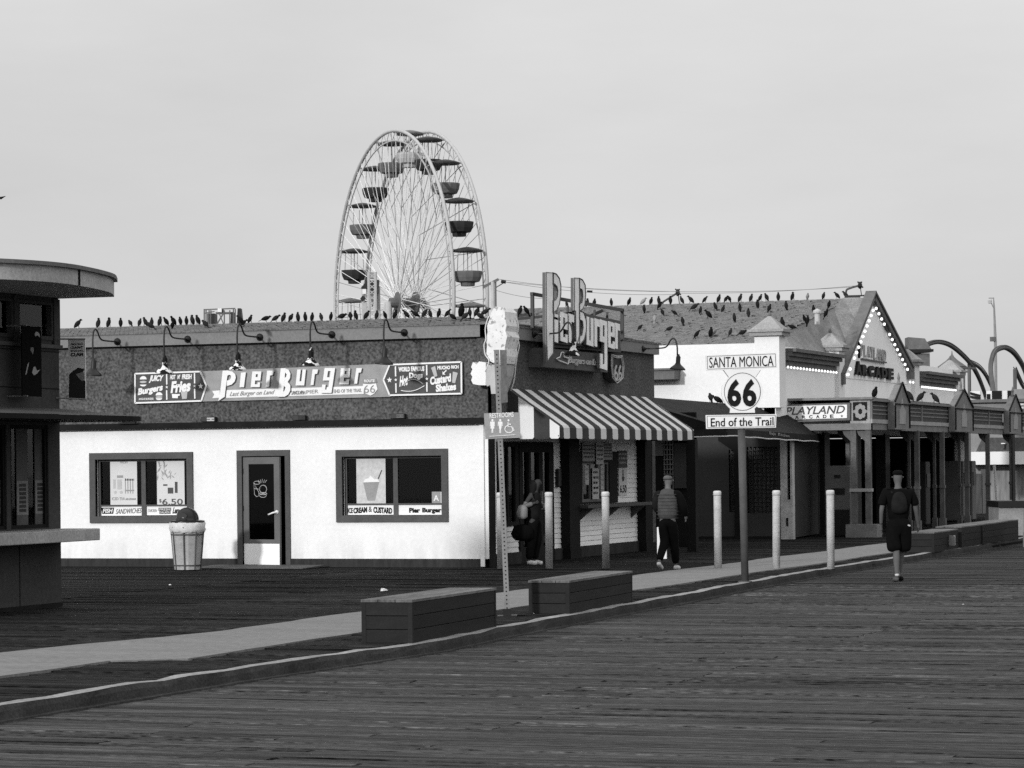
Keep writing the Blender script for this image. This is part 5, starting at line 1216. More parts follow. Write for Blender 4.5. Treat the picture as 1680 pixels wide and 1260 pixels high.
# ---- Playland porch
PX, PY = 2.38, 20.2
PR = T('arcade_porch', 'grey timber porch with panelled frieze, small gables and slender posts', 'porch', (PX, PY, 0))
FPs = Fr((0, PY, 0), (1, 0, 0), (0, 0, 1), (0, -1, 0)); FPe = Fr((PX, 0, 0), (0, 1, 0), (0, 0, 1), (1, 0, 0))
PR.part('beam', MB().fbox(FPs, XE+.0, 2.64, PX, 2.80, -.16, .02).fbox(FPs, XE, 3.38, PX+.06, 3.44, -.3, .10), porch_m)
PR.part('beam', MB().fbox(FPe, PY, 2.64, 46, 2.80, -.16, .0).fbox(FPe, PY, 3.34, 46, 3.40, -.3, .08), porch_m)
PR.part('rail_top', MB().fbox(FPe, PY, 2.80, 46, 2.90, -.12, .03), porch_l)
PR.part('roof', MB().box(XE, PY, 3.40, PX, 46, 3.43), gable_t)
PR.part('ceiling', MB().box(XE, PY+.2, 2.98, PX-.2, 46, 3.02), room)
# rosette corner panel (south face)
PR.part('corner_panel', MB().wall(FPs, 1.86, 2.80, 2.36, 3.38, -.05, .01, [(1.93, 2.86, 2.29, 3.32)]), porch_l)
PR.part('corner_recess', MB().fbox(FPs, 1.93, 2.86, 2.29, 3.32, -.05, -.035), sgn_d)
mb = MB()
for a in range(8): c = (2.11+.10*math.cos(a*math.pi/4), 3.09+.13*math.sin(a*math.pi/4)); mb.prism(FPs, ell(c[0], c[1], .055, .065, 10), -.035, -.0-.001*a)
for s_ in (-1, 1): mb.fbox(FPs, 2.11+s_*.10, 3.06, 2.11+s_*.18, 3.12, -.035, -.012)
PR.part('rosette', mb, porch_l); PR.part('rosette_eye', MB().prism(FPs, ell(2.11, 3.09, .045, .055, 12), -.002, .006), sgn_d)
# frieze panels and pediments on the street side
def ped(y0, y1_, k):
    xo = PX+.20
    F_ = Fr((0, 0, 0), (0, 1, 0), (0, 0, 1), (1, 0, 0)); ym = (y0+y1_)/2
    o_ = PR.part('pediment', MB().prism(F_, [(y0, 2.66), (y1_, 2.66), (y1_, 3.36), (ym, 3.82), (y0, 3.36)], PX+.02, xo), porch_m)
    PR.part('moulding', MB().bar((xo+.02, y0-.03, 3.36), (xo+.02, ym, 3.85), .035, .05).bar((xo+.02, y1_+.03, 3.36), (xo+.02, ym, 3.85), .035, .05).bar((xo+.02, y0, 3.30), (xo+.02, y1_, 3.30), .03, .03).bar((xo+.02, y0+.02, 2.7), (xo+.02, y0+.02, 3.3), .03, .03).bar((xo+.02, y1_-.02, 2.7), (xo+.02, y1_-.02, 3.3), .03, .03), darkp, parent=o_)
    PR.part('carving', MB().prism(F_, [(ym-.35, 2.8), (ym+.35, 2.8), (ym+.35, 3.15), (ym+.18, 3.22), (ym, 3.45), (ym-.18, 3.22), (ym-.35, 3.15)], xo, xo+.015), porch_l, parent=o_)
    PR.part('finial', MB().lathe([(.03, 0), (.06, .05), (.03, .12), (.04, .2), (.0, .34)], (xo-.08, ym, 3.78), 8), porch_m, parent=o_)
for i, (a, b) in enumerate(((1468, 1492), (1567, 1596), (1656, 1676))): ped(Rr(a, 690, PX+.2).y, Rr(b, 700, PX+.2).y, i)
def frieze(a, b):
    o_ = PR.part('frieze_panel', MB().fbox(FPe, a+.05, 2.90, b-.05, 3.34, -.06, -.01), porch_d)
    mb = MB(); n2 = 4
    for j in range(1, n2): vv = 2.92+.40*j/n2; mb.fbox(FPe, a+.12, vv, b-.12, vv+.03, -.01, .006)
    PR.part('frieze_rail', mb, porch_m, parent=o_)
    PR.part('stile', MB().fbox(FPe, a-.04, 2.86, a+.05, 3.36, -.08, .02), porch_m)
for a, b in ((20.25, 22.2), (24.2, 26.0), (26.0, 29.8), (32.3, 35.3), (35.3, 37.6), (39.9, 43), (43, 46)): frieze(a, b)
post_m = mat('porch_post_paint', .115, .7, .3, 3, fine=.3)
def post(x, y, sq=.075, double=True, m_=post_m):
    o_ = PR.part('post', MB().box(x-sq, y-sq, .0, x+sq, y+sq, 2.66), m_)
    PR.part('post_base', MB().box(x-sq-.03, y-sq-.03, 0, x+sq+.03, y+sq+.03, .30), m_, parent=o_)
    PR.part('post_collar', MB().box(x-sq-.02, y-sq-.02, 1.12, x+sq+.02, y+sq+.02, 1.2), m_, parent=o_)
    F_ = Fr((0, y, 0), (1, 0, 0), (0, 0, 1), (0, -1, 0)); PR.part('post_bracket', MB().prism(F_, [(x-sq, 2.66), (x-sq-.22, 2.66), (x-sq-.17, 2.52), (x-sq, 2.36)], -.03, .03), m_, parent=o_)
for x, y in ((1.92, PY+.1), (2.28, PY+.1)): post(x, y, .07)
for y in (25.5, 28.7, 32.1, 35.2, 39.0, 43.5): post(PX-.02, y, .06)
for y in (25.9, 29.1, 32.5): post(PX-.32, y, .035)
for y in (21.5,): post(PX-.9, y, .05)
PR.part('step', MB().box(1.75, PY-.15, 0, PX+.15, PY+.4, .32), porch_m)
PR.part('tie_rail', MB().box(1.82, PY, 1.12, 2.38, PY+.18, 1.20), porch_l)
# Playland sign on the porch end
def zP(x, y): return lf(1260+x/7.636, 600+y/7.636, -PY+.12)
sgp = [zP(175, 488), zP(1025, 462), zP(1022, 682), zP(182, 712)]
FPp = Fr((0, 0, 0), (1, 0, 0), (0, 0, 1), (0, -1, 0)); o_n = -PY+.12
PS = T('playland_sign', 'white box sign reading PLAYLAND ARCADE on the porch end', 'sign', (1, PY, 2.9))
PS.part('box', MB().prism(FPp, sgp, o_n-.18, o_n-.02), gable_t)
inn = [zP(190, 508), zP(990, 487), zP(988, 655), zP(195, 678)]
PS.part('face', MB().prism(FPp, inn, o_n-.02, o_n), sgn_w)
a_, b_ = zP(212, 515), zP(965, 600); mb = MB().text(FPp, 'PLAYLAND', a_[0]+.01, b_[1], b_[0], a_[1], o_n, .006, shear=.25, bold=.015, slope=.02); PS.part('lettering', mb, sgn_dk)
a_, b_ = zP(330, 622), zP(855, 655); mb = MB()
for i, ch in enumerate('ARCADE'): w = (b_[0]-a_[0])/6; mb.text(FPp, ch, a_[0]+w*i+.02, b_[1]+.012*(i-2.5)/5, a_[0]+w*(i+.62), a_[1]+.012*(i-2.5)/5, o_n, .006, bold=.03)
for x in (258, 925): c = zP(x, 642 if x < 500 else 630); mb.prism(FPp, star(c[0], c[1], .035), o_n, o_n+.006)
PS.part('lettering', mb, sgn_d)
# things in the porch: change machine, bottle shaped panel, light tubes
FM = Fr((0, 20.9, 0), (1, 0, 0), (0, 0, 1), (0, -1, 0)); XM = lambda px: L(px, 800, -20.9).x; ZM = lambda px, py: L(px, py, -20.9).z
CM = T('change_machine', 'grey cabinet machine with two dark slots at the porch entrance', 'machine', (XM(1372), 21, 0))
CM.part('cabinet', MB().fbox(FM, XM(1353), .03, XM(1395), ZM(1370, 764), -.7, 0), mat('cabinet_grey', .13, .5, .2, 3, fine=.1), bevel=.02)
CM.part('slot', MB().fbox(FM, XM(1369), ZM(1369, 784), XM(1379), ZM(1369, 779), 0, .02), black); CM.part('slot', MB().fbox(FM, XM(1364), ZM(1369, 811), XM(1386), ZM(1369, 801), 0, .02), black)
CM.part('tray', MB().fbox(FM, XM(1356), .05, XM(1394), ZM(1369, 836), 0, .03), black)
c0 = Rr(1546, 800, 1.6)
FBt = Fr((0, c0.y, 0), RT, UP, -FW); FBt = Fr((1.6, c0.y, 0), RT, UP, RT.cross(UP))
def zb_(px, py): d = ray(px, py); n = FBt.N; t = (Vector((1.6, c0.y, 0))-CAM).dot(n)/d.dot(n); w = CAM+d*t-Vector((1.6, c0.y, 0)); return (w.dot(RT), w.z)
single('bottle_panel', MB().prism(FBt, [zb_(*q) for q in ((1544, 784), (1548, 784), (1549, 793), (1551, 800), (1552, 810), (1550, 816), (1551, 822), (1542, 822), (1542, 815), (1541, 806), (1542, 798), (1544, 792))], -.02, .03), sgn_dk, (1.6, c0.y, .9), 'bottle shaped grey panel in the dark porch', 'panel')
for (px, m_, l) in ((1570, gond_g, 'tall grey game cabinet edge near the far porch posts'), (1585, gond_g, 'second grey game cabinet in the far porch'), (1508, gond_d, 'dim game cabinet behind the second porch post')):
    d = Rr(px, 820, .9); t = T('game_cabinet', l, 'machine', (.9, d.y, 0)); t.part('body', MB().box(.5, d.y, .03, 1.1, d.y+.6, 1.85), m_, bevel=.03); t.part('screen', MB().box(1.1, d.y+.08, 1.1, 1.12, d.y+.52, 1.5), black)
q = AD(1633, 790, 92); single('white_pole', MB().tube([AD(1631, 762, 92), AD(1636, 830, 92)], .045, 8), sgn_w, AD(1636, 830, 92), 'slim white leaning pole beyond the porch', 'pole')

# ================================================================ FERRIS WHEEL
spoke_w = mat('spoke_white', .72, .5, .1, 3)
WC = AD(668, 497, 218); WR = 13.0; HX = 1.30
WD = (RT*.385-FW*.923).normalized(); WA = (RT*.923+FW*.385).normalized()   # in the wheel's plane / along its axle
FWh = T('ferris_wheel', 'large ferris wheel of pale tubing with hanging round gondolas behind the burger stand', 'ferris wheel', (WC.x, WC.y, 0))
def wp(a, r, x): return WC + WA*x + WD*(r*math.cos(a)) + UP*(r*math.sin(a))
PH = R(14.0)
for x in (-HX, HX):
    o_ = FWh.part('rim', MB().tube([wp(2*math.pi*k/80, WR, x) for k in range(80)], .135, 6, closed=True), steel_w, smooth=True)
    FWh.part('inner_ring', MB().tube([wp(2*math.pi*k/80, WR-.75, x) for k in range(80)], .055, 4, closed=True), steel_w, parent=o_)
    mb = MB()
    for k in range(60):
        a0 = 2*math.pi*k/60; a1 = 2*math.pi*(k+.5)/60; a2 = 2*math.pi*(k+1)/60
        mb.tube([wp(a0, WR, x), wp(a1, WR-.75, x), wp(a2, WR, x)], .03, 3)
    FWh.part('rim_lattice', mb, steel_w, parent=o_, kind='stuff')
sp0 = None
for x, xh in ((-HX, -.75), (HX, .75)):
    for k in range(20):
        a = PH+2*math.pi*k/20
        for j_, da in enumerate((-3, -1, 1, 3)):
            FWh.part('spoke', MB().tube([wp(a+R(40)*(1 if j_ % 2 else -1), .5, xh), wp(a+R(2.25)*da, WR-.1, x)], .026, 4), spoke_w if (k+j_) % 3 else steel_g)
for k in range(20):
    a = PH+2*math.pi*k/20
    FWh.part('cross_bar', MB().tube([wp(a, WR-.15, -HX), wp(a, WR-.15, HX)], .06, 5), steel_g)
    FWh.part('brace', MB().tube([wp(a+R(9), WR*.55, -HX*.8), wp(a, WR-.4, HX)], .03, 4), steel_g)
    FWh.part('brace', MB().tube([wp(a+R(9), WR*.55, HX*.8), wp(a, WR-.4, -HX)], .03, 4), steel_w)
FWh.part('hub', MB().tube([wp(0, 0, -1.4), wp(0, 0, 1.4)], .38, 10).tube([wp(0, 0, -.8), wp(0, 0, -.6)], .85, 14).tube([wp(0, 0, .6), wp(0, 0, .8)], .85, 14), gond_g)
for x in (-1.9, 1.9):
    for dy in (-6.5, 6.5): FWh.part('support_leg', MB().tube([wp(0, 0, x*.8), Vector((WC+WA*x*2.2+WD*dy).xy.to_3d())+Vector((0, 0, -6))], .28, 6), steel_w, smooth=True)
gm = [gond_d, gond_g, gond_l, gond_d, gond_g, gond_d]
c0_ = Vector((0, 0, 0))
canopy = [(.0, .24), (.35, .19), (.80, .09), (1.08, -.02), (1.08, -.13), (.5, -.08), (.0, -.05)]
tub = [(.0, -2.62), (.50, -2.60), (.53, -2.36), (.86, -2.28), (1.0, -1.98), (1.06, -1.66), (1.06, -1.54), (.98, -1.54), (.94, -1.62), (.92, -1.9), (.0, -1.92)]
gmesh = {}
for k in range(20):
    a = PH+2*math.pi*k/20; p = wp(a, WR-.15, 0); m_ = [gond_g, gond_d, gond_g, gond_d, gond_l][k % 5]
    if m_.name not in gmesh:
        gmesh[m_.name] = (mesh_of('gondola', MB().lathe(tub, (0, 0, 0), 12), m_, smooth=False), mesh_of('canopy', MB().lathe(canopy, (0, 0, 0), 12), gond_d if m_ != gond_l else gond_g),
                          mesh_of('hanger', MB().tube([(-1.0, 0, 0), (1.0, 0, 0)], .05, 4).tube([(0, 0, .1), (0, 0, -2.0)], .04, 4).tube([(.72, 0, -.05), (.8, 0, -1.55)], .025, 4).tube([(-.72, 0, -.05), (-.8, 0, -1.55)], .025, 4).tube([(0, .72, -.05), (0, .8, -1.55)], .025, 4).tube([(0, -.72, -.05), (0, -.8, -1.55)], .025, 4), steel_g))
    g = bpy.data.objects.new('gondola', gmesh[m_.name][0]); COL.objects.link(g); g.parent = FWh.o; g.location = p-FWh.base; g.rotation_euler = (0, 0, math.atan2(WA.y, WA.x))
    for j, nm in ((1, 'gondola_canopy'), (2, 'hanger')): h_ = bpy.data.objects.new(nm, gmesh[m_.name][j]); COL.objects.link(h_); h_.parent = g
# service tower beside the hub
tb = AD(609, 520, 196)
TW = T('ride_tower', 'narrow ride tower with dark top and white posts inside the wheel outline', 'tower', (tb.x, tb.y, 0))
def tw(px, py, dz=0): return AD(px, py, 196+dz)
for px in (605, 616): TW.part('post', MB().tube([tw(px, 446), Vector((tw(px, 530).x, tw(px, 530).y, -6))], .10, 6), steel_w)
for px in (596, 621): TW.part('post', MB().tube([tw(px, 470, 2), Vector((tw(px, 530, 2).x, tw(px, 530, 2).y, -6))], .12, 6), steel_w)
FTw = Fr(tw(609, 520, 1.2), RT, UP, RT.cross(UP))
pw = lambda px, py: ((px-609)*197/4700, (520-py)*197/4700)
TW.part('top_cabin', MB().prism(FTw, [pw(*q) for q in ((593, 471), (602, 461), (605, 460), (622, 459), (621, 480), (606, 480), (606, 473), (593, 473))], -1.2, 0), gond_d)
TW.part('head', MB().prism(FTw, [pw(*q) for q in ((603, 456), (602, 449), (606, 446), (615, 447), (619, 452), (616, 457))], -.6, 0), steel_g)
TW.part('panel', MB().prism(FTw, [pw(*q) for q in ((595, 474), (601, 474), (601, 482), (595, 482))], -.3, 0), sgn_w)
TW.part('panel', MB().prism(FTw, [pw(*q) for q in ((591, 490), (596, 484), (600, 489), (595, 495))], -.3, .1), gond_d)
TW.part('panel', MB().prism(FTw, [pw(*q) for q in ((595, 497), (602, 496), (602, 520), (596, 520))], -.3, 0), steel_w)
mb = MB()
for i in range(8): y0 = 448+i*9; mb.bar(tw(605, y0), tw(616, y0+9), .06).bar(tw(616, y0), tw(605, y0+9), .06)
TW.part('lattice', mb, steel_w)
TW.part('mast_block', MB().prism(FTw, [pw(*q) for q in ((608, 481), (613, 481), (613, 500), (610, 504))], -.4, .0), gond_g)
# rooftop ride frame at the left
RF = T('ride_structure', 'small dark ride structure showing over the left roof ridge', 'ride', AD(365, 530, 150))
pr_ = lambda px, py, dz=0: AD(px, py, 150+dz)
FRf = Fr(pr_(365, 530), RT, UP, RT.cross(UP)); pq = lambda px, py: ((px-365)*150/4700, (530-py)*150/4700)
RF.part('booth', MB().prism(FRf, [pq(*q) for q in ((340, 535), (340, 514), (352, 514), (352, 535))], -1.5, 0), gond_d)
RF.part('booth', MB().prism(FRf, [pq(*q) for q in ((378, 535), (379, 512), (383, 512), (384, 535))], -1, 0), gond_d)
RF.part('booth', MB().prism(FRf, [pq(*q) for q in ((388, 535), (390, 506), (395, 506), (398, 535))], -.8, 0), gond_d)
RF.part('beam', MB().prism(FRf, [pq(*q) for q in ((354, 512), (380, 512), (380, 515), (354, 515))], -.4, 0), gond_g)
RF.part('sign_box', MB().prism(FRf, [pq(*q) for q in ((357.5, 506), (364, 506), (364, 512), (357.5, 512))], -.4, .05), sgn_w)
RF.part('finial', MB().prism(FRf, [pq(*q) for q in ((364.5, 506), (366.5, 506), (366.5, 513), (364.5, 513))], -.3, 0), black)
mb = MB()
for px in (335, 338, 343, 346, 368, 377, 383, 386): mb.bar(pr_(px, 507 if px > 380 or px < 339 else 509), pr_(px, 540), .05)
mb.bar(pr_(335, 508), pr_(386, 506), .06).bar(pr_(335, 514), pr_(352, 511), .05).bar(pr_(354, 535), pr_(366, 515), .07).bar(pr_(368, 535), pr_(360, 515), .05)
RF.part('railing', mb, gond_g)
RF.part('deck', MB().prism(FRf, [pq(*q) for q in ((333, 540), (333, 534), (400, 534), (400, 540))], -2.5, .1), gond_g)
for px in (336, 352, 370, 398):
    for dz in (0, 2.3): p_ = pr_(px, 540, dz); RF.part('support_leg', MB().tube([p_, Vector((p_.x, p_.y, -6))], .12, 6), gond_g)

# ================================================================ COASTER, CUPOLA, MAST, FAR BUILDINGS
CT = T('roller_coaster', 'roller coaster track looping in dark arcs at the right', 'roller coaster', AD(1600, 700, 170))
def track(pts, Z, r, nm='track', dz=1.0):
    c = curve([AD(px, py, Z+dz*i) for i, (px, py) in enumerate(pts)], 6)
    o_ = CT.part(nm, MB().tube(c, r, 6), track_m, smooth=True)
    for off in (-.07, .07): CT.part('rail', MB().tube([p+Vector((off, 0, .13)) for p in c], r*.3, 5), track_m, parent=o_)
track([(1500, 592), (1509, 577), (1520, 567), (1534, 562), (1548, 563), (1562, 569), (1577, 581), (1592, 597), (1603, 615), (1611, 634), (1617, 652), (1620, 672)], 165, .12)
track([(1590, 594), (1604, 601), (1615, 613), (1624, 630), (1632, 648), (1638, 668)], 172, .10)
track([(1631, 672), (1629, 640), (1626, 615), (1626, 595), (1631, 579), (1640, 572), (1650, 571), (1662, 578), (1673, 592), (1681, 608), (1688, 630)], 160, .14)
track([(1665, 606), (1671, 620), (1678, 634), (1690, 650)], 158, .10)
for q_ in (AD(1500, 592, 165), AD(1620, 672, 176), AD(1638, 668, 177), AD(1631, 672, 160), AD(1688, 630, 170), AD(1590, 594, 172), AD(1665, 606, 158), AD(1690, 650, 161)): CT.part('support', MB().tube([q_, Vector((q_.x, q_.y, -6))], .11, 6), track_m)
for px, py in ((1620, 652), (1636, 660)): CT.part('support', MB().tube([AD(px, py, 168), Vector((AD(px, py, 168).x, AD(px, py, 168).y, -6))], .2, 6), track_m)
cu_ = AD(1562, 603, 120)
CU = T('cupola', 'pointed shingled cupola roof between the arcade and the coaster', 'roof', (cu_.x, cu_.y, 3))
sc_ = 120/4700
CU.part('roof', MB().lathe([(.60, 0), (.62, .04), (.45, .16), (.25, .30), (.10, .44), (.03, .56), (.012, .70)], (cu_.x, cu_.y, cu_.z), 8), gable_t)
CU.part('eave', MB().box(cu_.x-.62, cu_.y-.62, cu_.z-.08, cu_.x+.9, cu_.y+.62, cu_.z), black)
CU.part('post', MB().tube([(cu_.x+.85, cu_.y-.7, cu_.z-.1), (cu_.x+.85, cu_.y-.7, 0)], .05, 6).tube([(cu_.x-.7, cu_.y-.7, cu_.z-.1), (cu_.x-.7, cu_.y-.7, 0)], .05, 6), gond_g)
CU.part('drum', MB().lathe([(.55, -3.5), (.55, -.1)], (cu_.x, cu_.y, cu_.z), 8), far_g)
cu2 = AD(1505, 573, 112)
CU2 = T('cupola', 'low dark hipped roof just behind the right foot of the gable', 'roof', (cu2.x, cu2.y, 3))
CU2.part('roof', MB().prism(Fr(cu2, RT, UP, RT.cross(UP)), [(-.35, 0), (.55, 0), (.30, .42), (-.35, .48)], -1, 0), gable_t)
CU2.part('eave', MB().prism(Fr(cu2, RT, UP, RT.cross(UP)), [(-.45, -.16), (.62, -.10), (.62, .0), (-.45, 0)], -1.1, .1), black)
CU2.part('wall', MB().prism(Fr(cu2, RT, UP, RT.cross(UP)), [(-.4, -5), (.5, -5), (.5, -.16), (-.4, -.16)], -.9, -.1), gable_t)
mt = AD(1634, 655, 180)
MS = T('light_mast', 'thin tall mast with small fittings above the coaster', 'mast', (mt.x, mt.y, 0))
MS.part('pole', MB().tube([Vector((mt.x, mt.y, -2)), AD(1633, 560, 180), AD(1631, 505, 180), AD(1630, 488, 180)], [.12, .10, .06, .03], 6), steel_g)
MS.part('box', MB().lathe([(.20, 0), (.20, .28)], AD(1629, 560, 180), 6), gond_g); MS.part('lamp', MB().lathe([(.12, 0), (.14, .2), (.06, .3)], AD(1624, 498, 180), 6), steel_w)
MS.part('arm', MB().tube([AD(1631, 507, 180), AD(1624, 492, 180)], .03, 4).tube([AD(1622, 489, 180), AD(1631, 489, 180)], .03, 4), steel_g)
# far restaurant building seen past the porch
yF = 78
FF2 = Fr((0, yF, 0), (1, 0, 0), (0, 0, 1), (0, -1, 0)); x2 = lambda px, py=700: L(px, py, -yF).x; v2 = lambda px, py: L(px, py, -yF).z
FB_ = T('far_restaurant', 'low grey building with dark square windows and a white awning band at the right edge', 'building', (x2(1620), yF, 0))
FB_.part('wall', MB().fbox(FF2, x2(1540), 0, x2(1760), v2(1640, 655), -6, 0), far_g)
FB_.part('upper_wall', MB().fbox(FF2, x2(1618), v2(1640, 655), x2(1662), v2(1640, 641), -5, -.1), far_w); FB_.part('upper_wall', MB().fbox(FF2, x2(1662), v2(1640, 655), x2(1760), v2(1640, 639), -5, -.05), far_g)
for a, b, c, d in ((1619, 1624.5, 646, 655), (1627.5, 1643.5, 641, 655), (1653, 1659, 641, 655)):
    FB_.part('window', MB().fbox(FF2, x2(a), v2(1640, d), x2(b), v2(1640, c), -.12, -.04), far_d)
FB_.part('cornice', MB().fbox(FF2, x2(1582), v2(1640, 660), x2(1760), v2(1640, 655), 0, .25), gable_t)
q = lambda px, py: (x2(px), v2(px, py))
FB_.part('mansard', MB().prism(FF2, [q(1605, 741), (q(1616, 718)), q(1700, 718), q(1700, 741)], 0, .6), porch_d)
FB_.part('awning_band', MB().fbox(FF2, x2(1597), v2(1640, 762), x2(1720), v2(1640, 741), 0, 1.2), far_w)
a_, b_ = q(1671, 662), q(1681, 676); FB_.part('lettering', MB().text(FF2, 'E', a_[0], b_[1], b_[0], a_[1], .01, .05, bold=.04), far_w)
FB_.part('shutters', MB().fbox(FF2, x2(1600), 0, x2(1720), v2(1640, 763), .0, .15), far_s)
FB_.part('wall_lamp', MB().fbox(FF2, x2(1649), v2(1640, 736), x2(1653), v2(1640, 728), .6, .8), black); FB_.part('wall_lamp', MB().fbox(FF2, x2(1648), v2(1640, 728.6), x2(1654), v2(1640, 727), .6, .85), far_w)
FB_.part('stair', MB().fbox(FF2, x2(1591), v2(1640, 655), x2(1608), v2(1640, 641), -.3, -.1), far_w); 
mb = MB().bar(FF2.p(x2(1592), v2(1640, 644), 0), FF2.p(x2(1609), v2(1640, 649), 0), .12, .1).bar(FF2.p(x2(1592), v2(1640, 650), 0), FF2.p(x2(1609), v2(1640, 653), 0), .08, .1); FB_.part('stair_rail', mb, far_d)
for px0, px1, h0, m_, l in ((1575, 1586, 1.9, far_g, 'dim grey stall panel beyond the porch'), (1601, 1611, 1.4, far_s, 'low mottled panel beyond the porch'), (1612, 1625, 1.55, far_g, 'pale notice panel beyond the far porch posts')):
    d = AD(px0, 820, 100); single('stall_panel', MB().prism(Fr(AD(px0, 820, 100)-Vector((0, 0, AD(px0, 820, 100).z)), RT, UP, RT.cross(UP)), [(0, 0), ((px1-px0)*100/4700, 0), ((px1-px0)*100/4700, h0), (0, h0)], -.3, 0), m_, (d.x, d.y, 0), l, 'panel')
# counter stall at the right edge
cs = Vector((3.4, 35.2, 0))
CSt = T('counter_stall', 'pale grey counter block with a black top at the right edge', 'counter', cs)
u0_ = Rr(1639, 855, 3.1); 
FC_ = Fr((G(1639, 879).x, G(1639, 879).y, 0), RT, UP, RT.cross(UP)); k_ = (G(1639, 879)-CAM).dot(FW)/4700
CSt.part('block', MB().prism(FC_, [(0, 0), (70*k_, 0), (70*k_, 47*k_), (0, 47*k_)], -1.5, 0), mat('counter_block', .24, .8, .2, 2, fine=.15))
CSt.part('counter_top', MB().prism(FC_, [(-2*k_, 47*k_), (70*k_, 47*k_), (70*k_, 57*k_), (-2*k_, 57*k_)], -1.6, .1), black)
single('post', MB().prism(FC_, [(25*k_, 57*k_), (29*k_, 57*k_), (29*k_, 165*k_), (25*k_, 165*k_)], -.3, -.1), black, FC_.p(27*k_, 57*k_), 'black square post rising from the counter at the right edge', 'post')
single('parked_cart', MB().box(6.9, 15.6, RD+.02, 9.5, 17, RD+.35).box(6.9, 15.7, RD+.35, 9.5, 16.9, .75), gond_g, (7.5, 16, RD), 'dark low cart cut off by the right edge', 'cart')

# ================================================================ POLES AND WIRES
up_ = AD(809, 520, 80)
UPo = T('utility_pole', 'pale utility pole with a sloping crossarm behind the stand', 'pole', (up_.x, up_.y, 0))
P0 = AD(808, 462, 80); UPo.part('pole', MB().tube([Vector((P0.x, P0.y, 0)), P0], .06, 8), sgn_l); P1 = AD(813, 460, 80); UPo.part('conduit', MB().tube([Vector((P1.x, P1.y, 0)), P1], .025, 6), gond_g)
UPo.part('crossarm', MB().bar(AD(793, 471, 80), AD(818, 458, 80), .07).tube([AD(813, 472, 80), AD(828, 463, 80)], .015, 4), gond_g); UPo.part('insulator', MB().tube([AD(822, 461.5, 80), AD(830, 463, 80)], .05, 6), black)
OW = T('overhead_wires', 'thin overhead wires running right from the utility pole', 'wires', AD(830, 462, 80))
for (a, b, c, d, s_) in ((818, 458, 1112, 478, 6), (830, 463, 1112, 483, 7), (830, 463, 1412, 470, 12), (813, 476, 895, 490, 3), (1112, 481, 1412, 468, 4)):
    P = [AD(a+(c-a)*i/12, b+(d-b)*i/12+s_*4*(i/12)*(1-i/12), 80+2*i/12) for i in range(13)]; OW.part('wire', MB().tube(P, .006, 3), gond_g)
OW.part('insulator', MB().tube([AD(963, 478, 80.5), AD(972, 478.5, 80.5)], .035, 6), black)
for (px, py, qx, qy, l) in ((1112, 480, 1087, 497, 'black wire bracket standing on the roof ridge right of the raised sign'), (1411, 468, 1388, 478, 'black wire bracket on the roof ridge beside the gable peak')):
    b = hit(qx, qy, 1, 30); t = T('wire_bracket', l, 'bracket', (b.x, 30, 6.4))
    h = lambda a, c: hit(a, c, 1, 30)
    t.part('arm', MB().tube(curve([Vector((h(qx, qy).x, 30, 6.3)), h(qx, qy), h(qx+6, qy-5), h(px, py)], 4), .03, 5).tube([h(px, py), h(px+3, py+20)], .012, 4), black)
    t.part('head', MB().lathe([(.03, -.1), (.07, -.03), (.06, .04), (.02, .1)], h(px, py), 6).tube([h(px-4, py-6), h(px+5, py+4)], .02, 4).tube([h(px+3, py-6), h(px-3, py+4)], .02, 4), black)

# ================================================================ BIRDS
def bird_mesh(i, lean, tail, headfwd, m_):
    mb = MB(); a = R(lean); F_ = lambda f, u: Vector((f*math.cos(a)-u*math.sin(a), 0, .06+f*math.sin(a)+u*math.cos(a)))
    ax = Vector((math.cos(a), 0, math.sin(a)))
    mb.lathe([(.004, -.085), (.022, -.06), (.036, -.02), (.038, .015), (.028, .048), (.016, .066)], F_(0, 0), 8, ax)
    hd = F_(.075, .008)+Vector((headfwd, 0, 0)); mb.lathe([(.004, -.022), (.017, -.012), (.020, .002), (.013, .017), (.003, .023)], hd, 7, Vector((1, 0, .2)))
    mb.tube([hd+Vector((.018, 0, 0)), hd+Vector((.040, 0, -.004))], [.005, .001], 4)
    t = F_(-.05, -.004); e = t-Vector((math.cos(R(lean+tail)), 0, math.sin(R(lean+tail))))*.085
    n_ = Vector((0, .016, 0)); b = len(mb.v); up2 = Vector((0, 0, .008)); mb.v += [t-n_, t+n_, e+n_, e-n_, t-n_+up2, t+n_+up2, e+n_+up2*.5, e-n_+up2*.5]
    for q in ((3, 2, 1, 0), (4, 5, 6, 7), (0, 1, 5, 4), (1, 2, 6, 5), (2, 3, 7, 6), (3, 0, 4, 7)): mb.quad([b+j for j in q])
    for s_ in (-.012, .012): mb.tube([F_(-.005, -.03)+Vector((0, s_, 0)), Vector((F_(-.005, -.03).x+.008, s_, -.012))], .0035, 3)
    return mesh_of('perched_bird', mb, m_, smooth=True)
BM = [bird_mesh(0, 62, 0, 0, bird_m), bird_mesh(1, 48, 6, .01, bird_m), bird_mesh(2, 30, 12, .012, bird_m), bird_mesh(3, 72, -6, -.006, bird_m), bird_mesh(4, 15, 10, .0, bird_m), bird_mesh(5, 45, 5, .005, bird_w)]
def bird(P, label, grp, k=1.0, kind=None, pal=False):
    i = kind if kind is not None else random.choice((0, 0, 1, 1, 2, 3, 3, 4)); i = 5 if pal else i
    o_ = bpy.data.objects.new('perched_bird', BM[i]); COL.objects.link(o_); o_.location = P
    o_.scale = (k*random.uniform(.9, 1.12),)*3; o_.rotation_euler = (0, 0, random.uniform(0, 2*math.pi)); tag(o_, label, 'bird', grp)
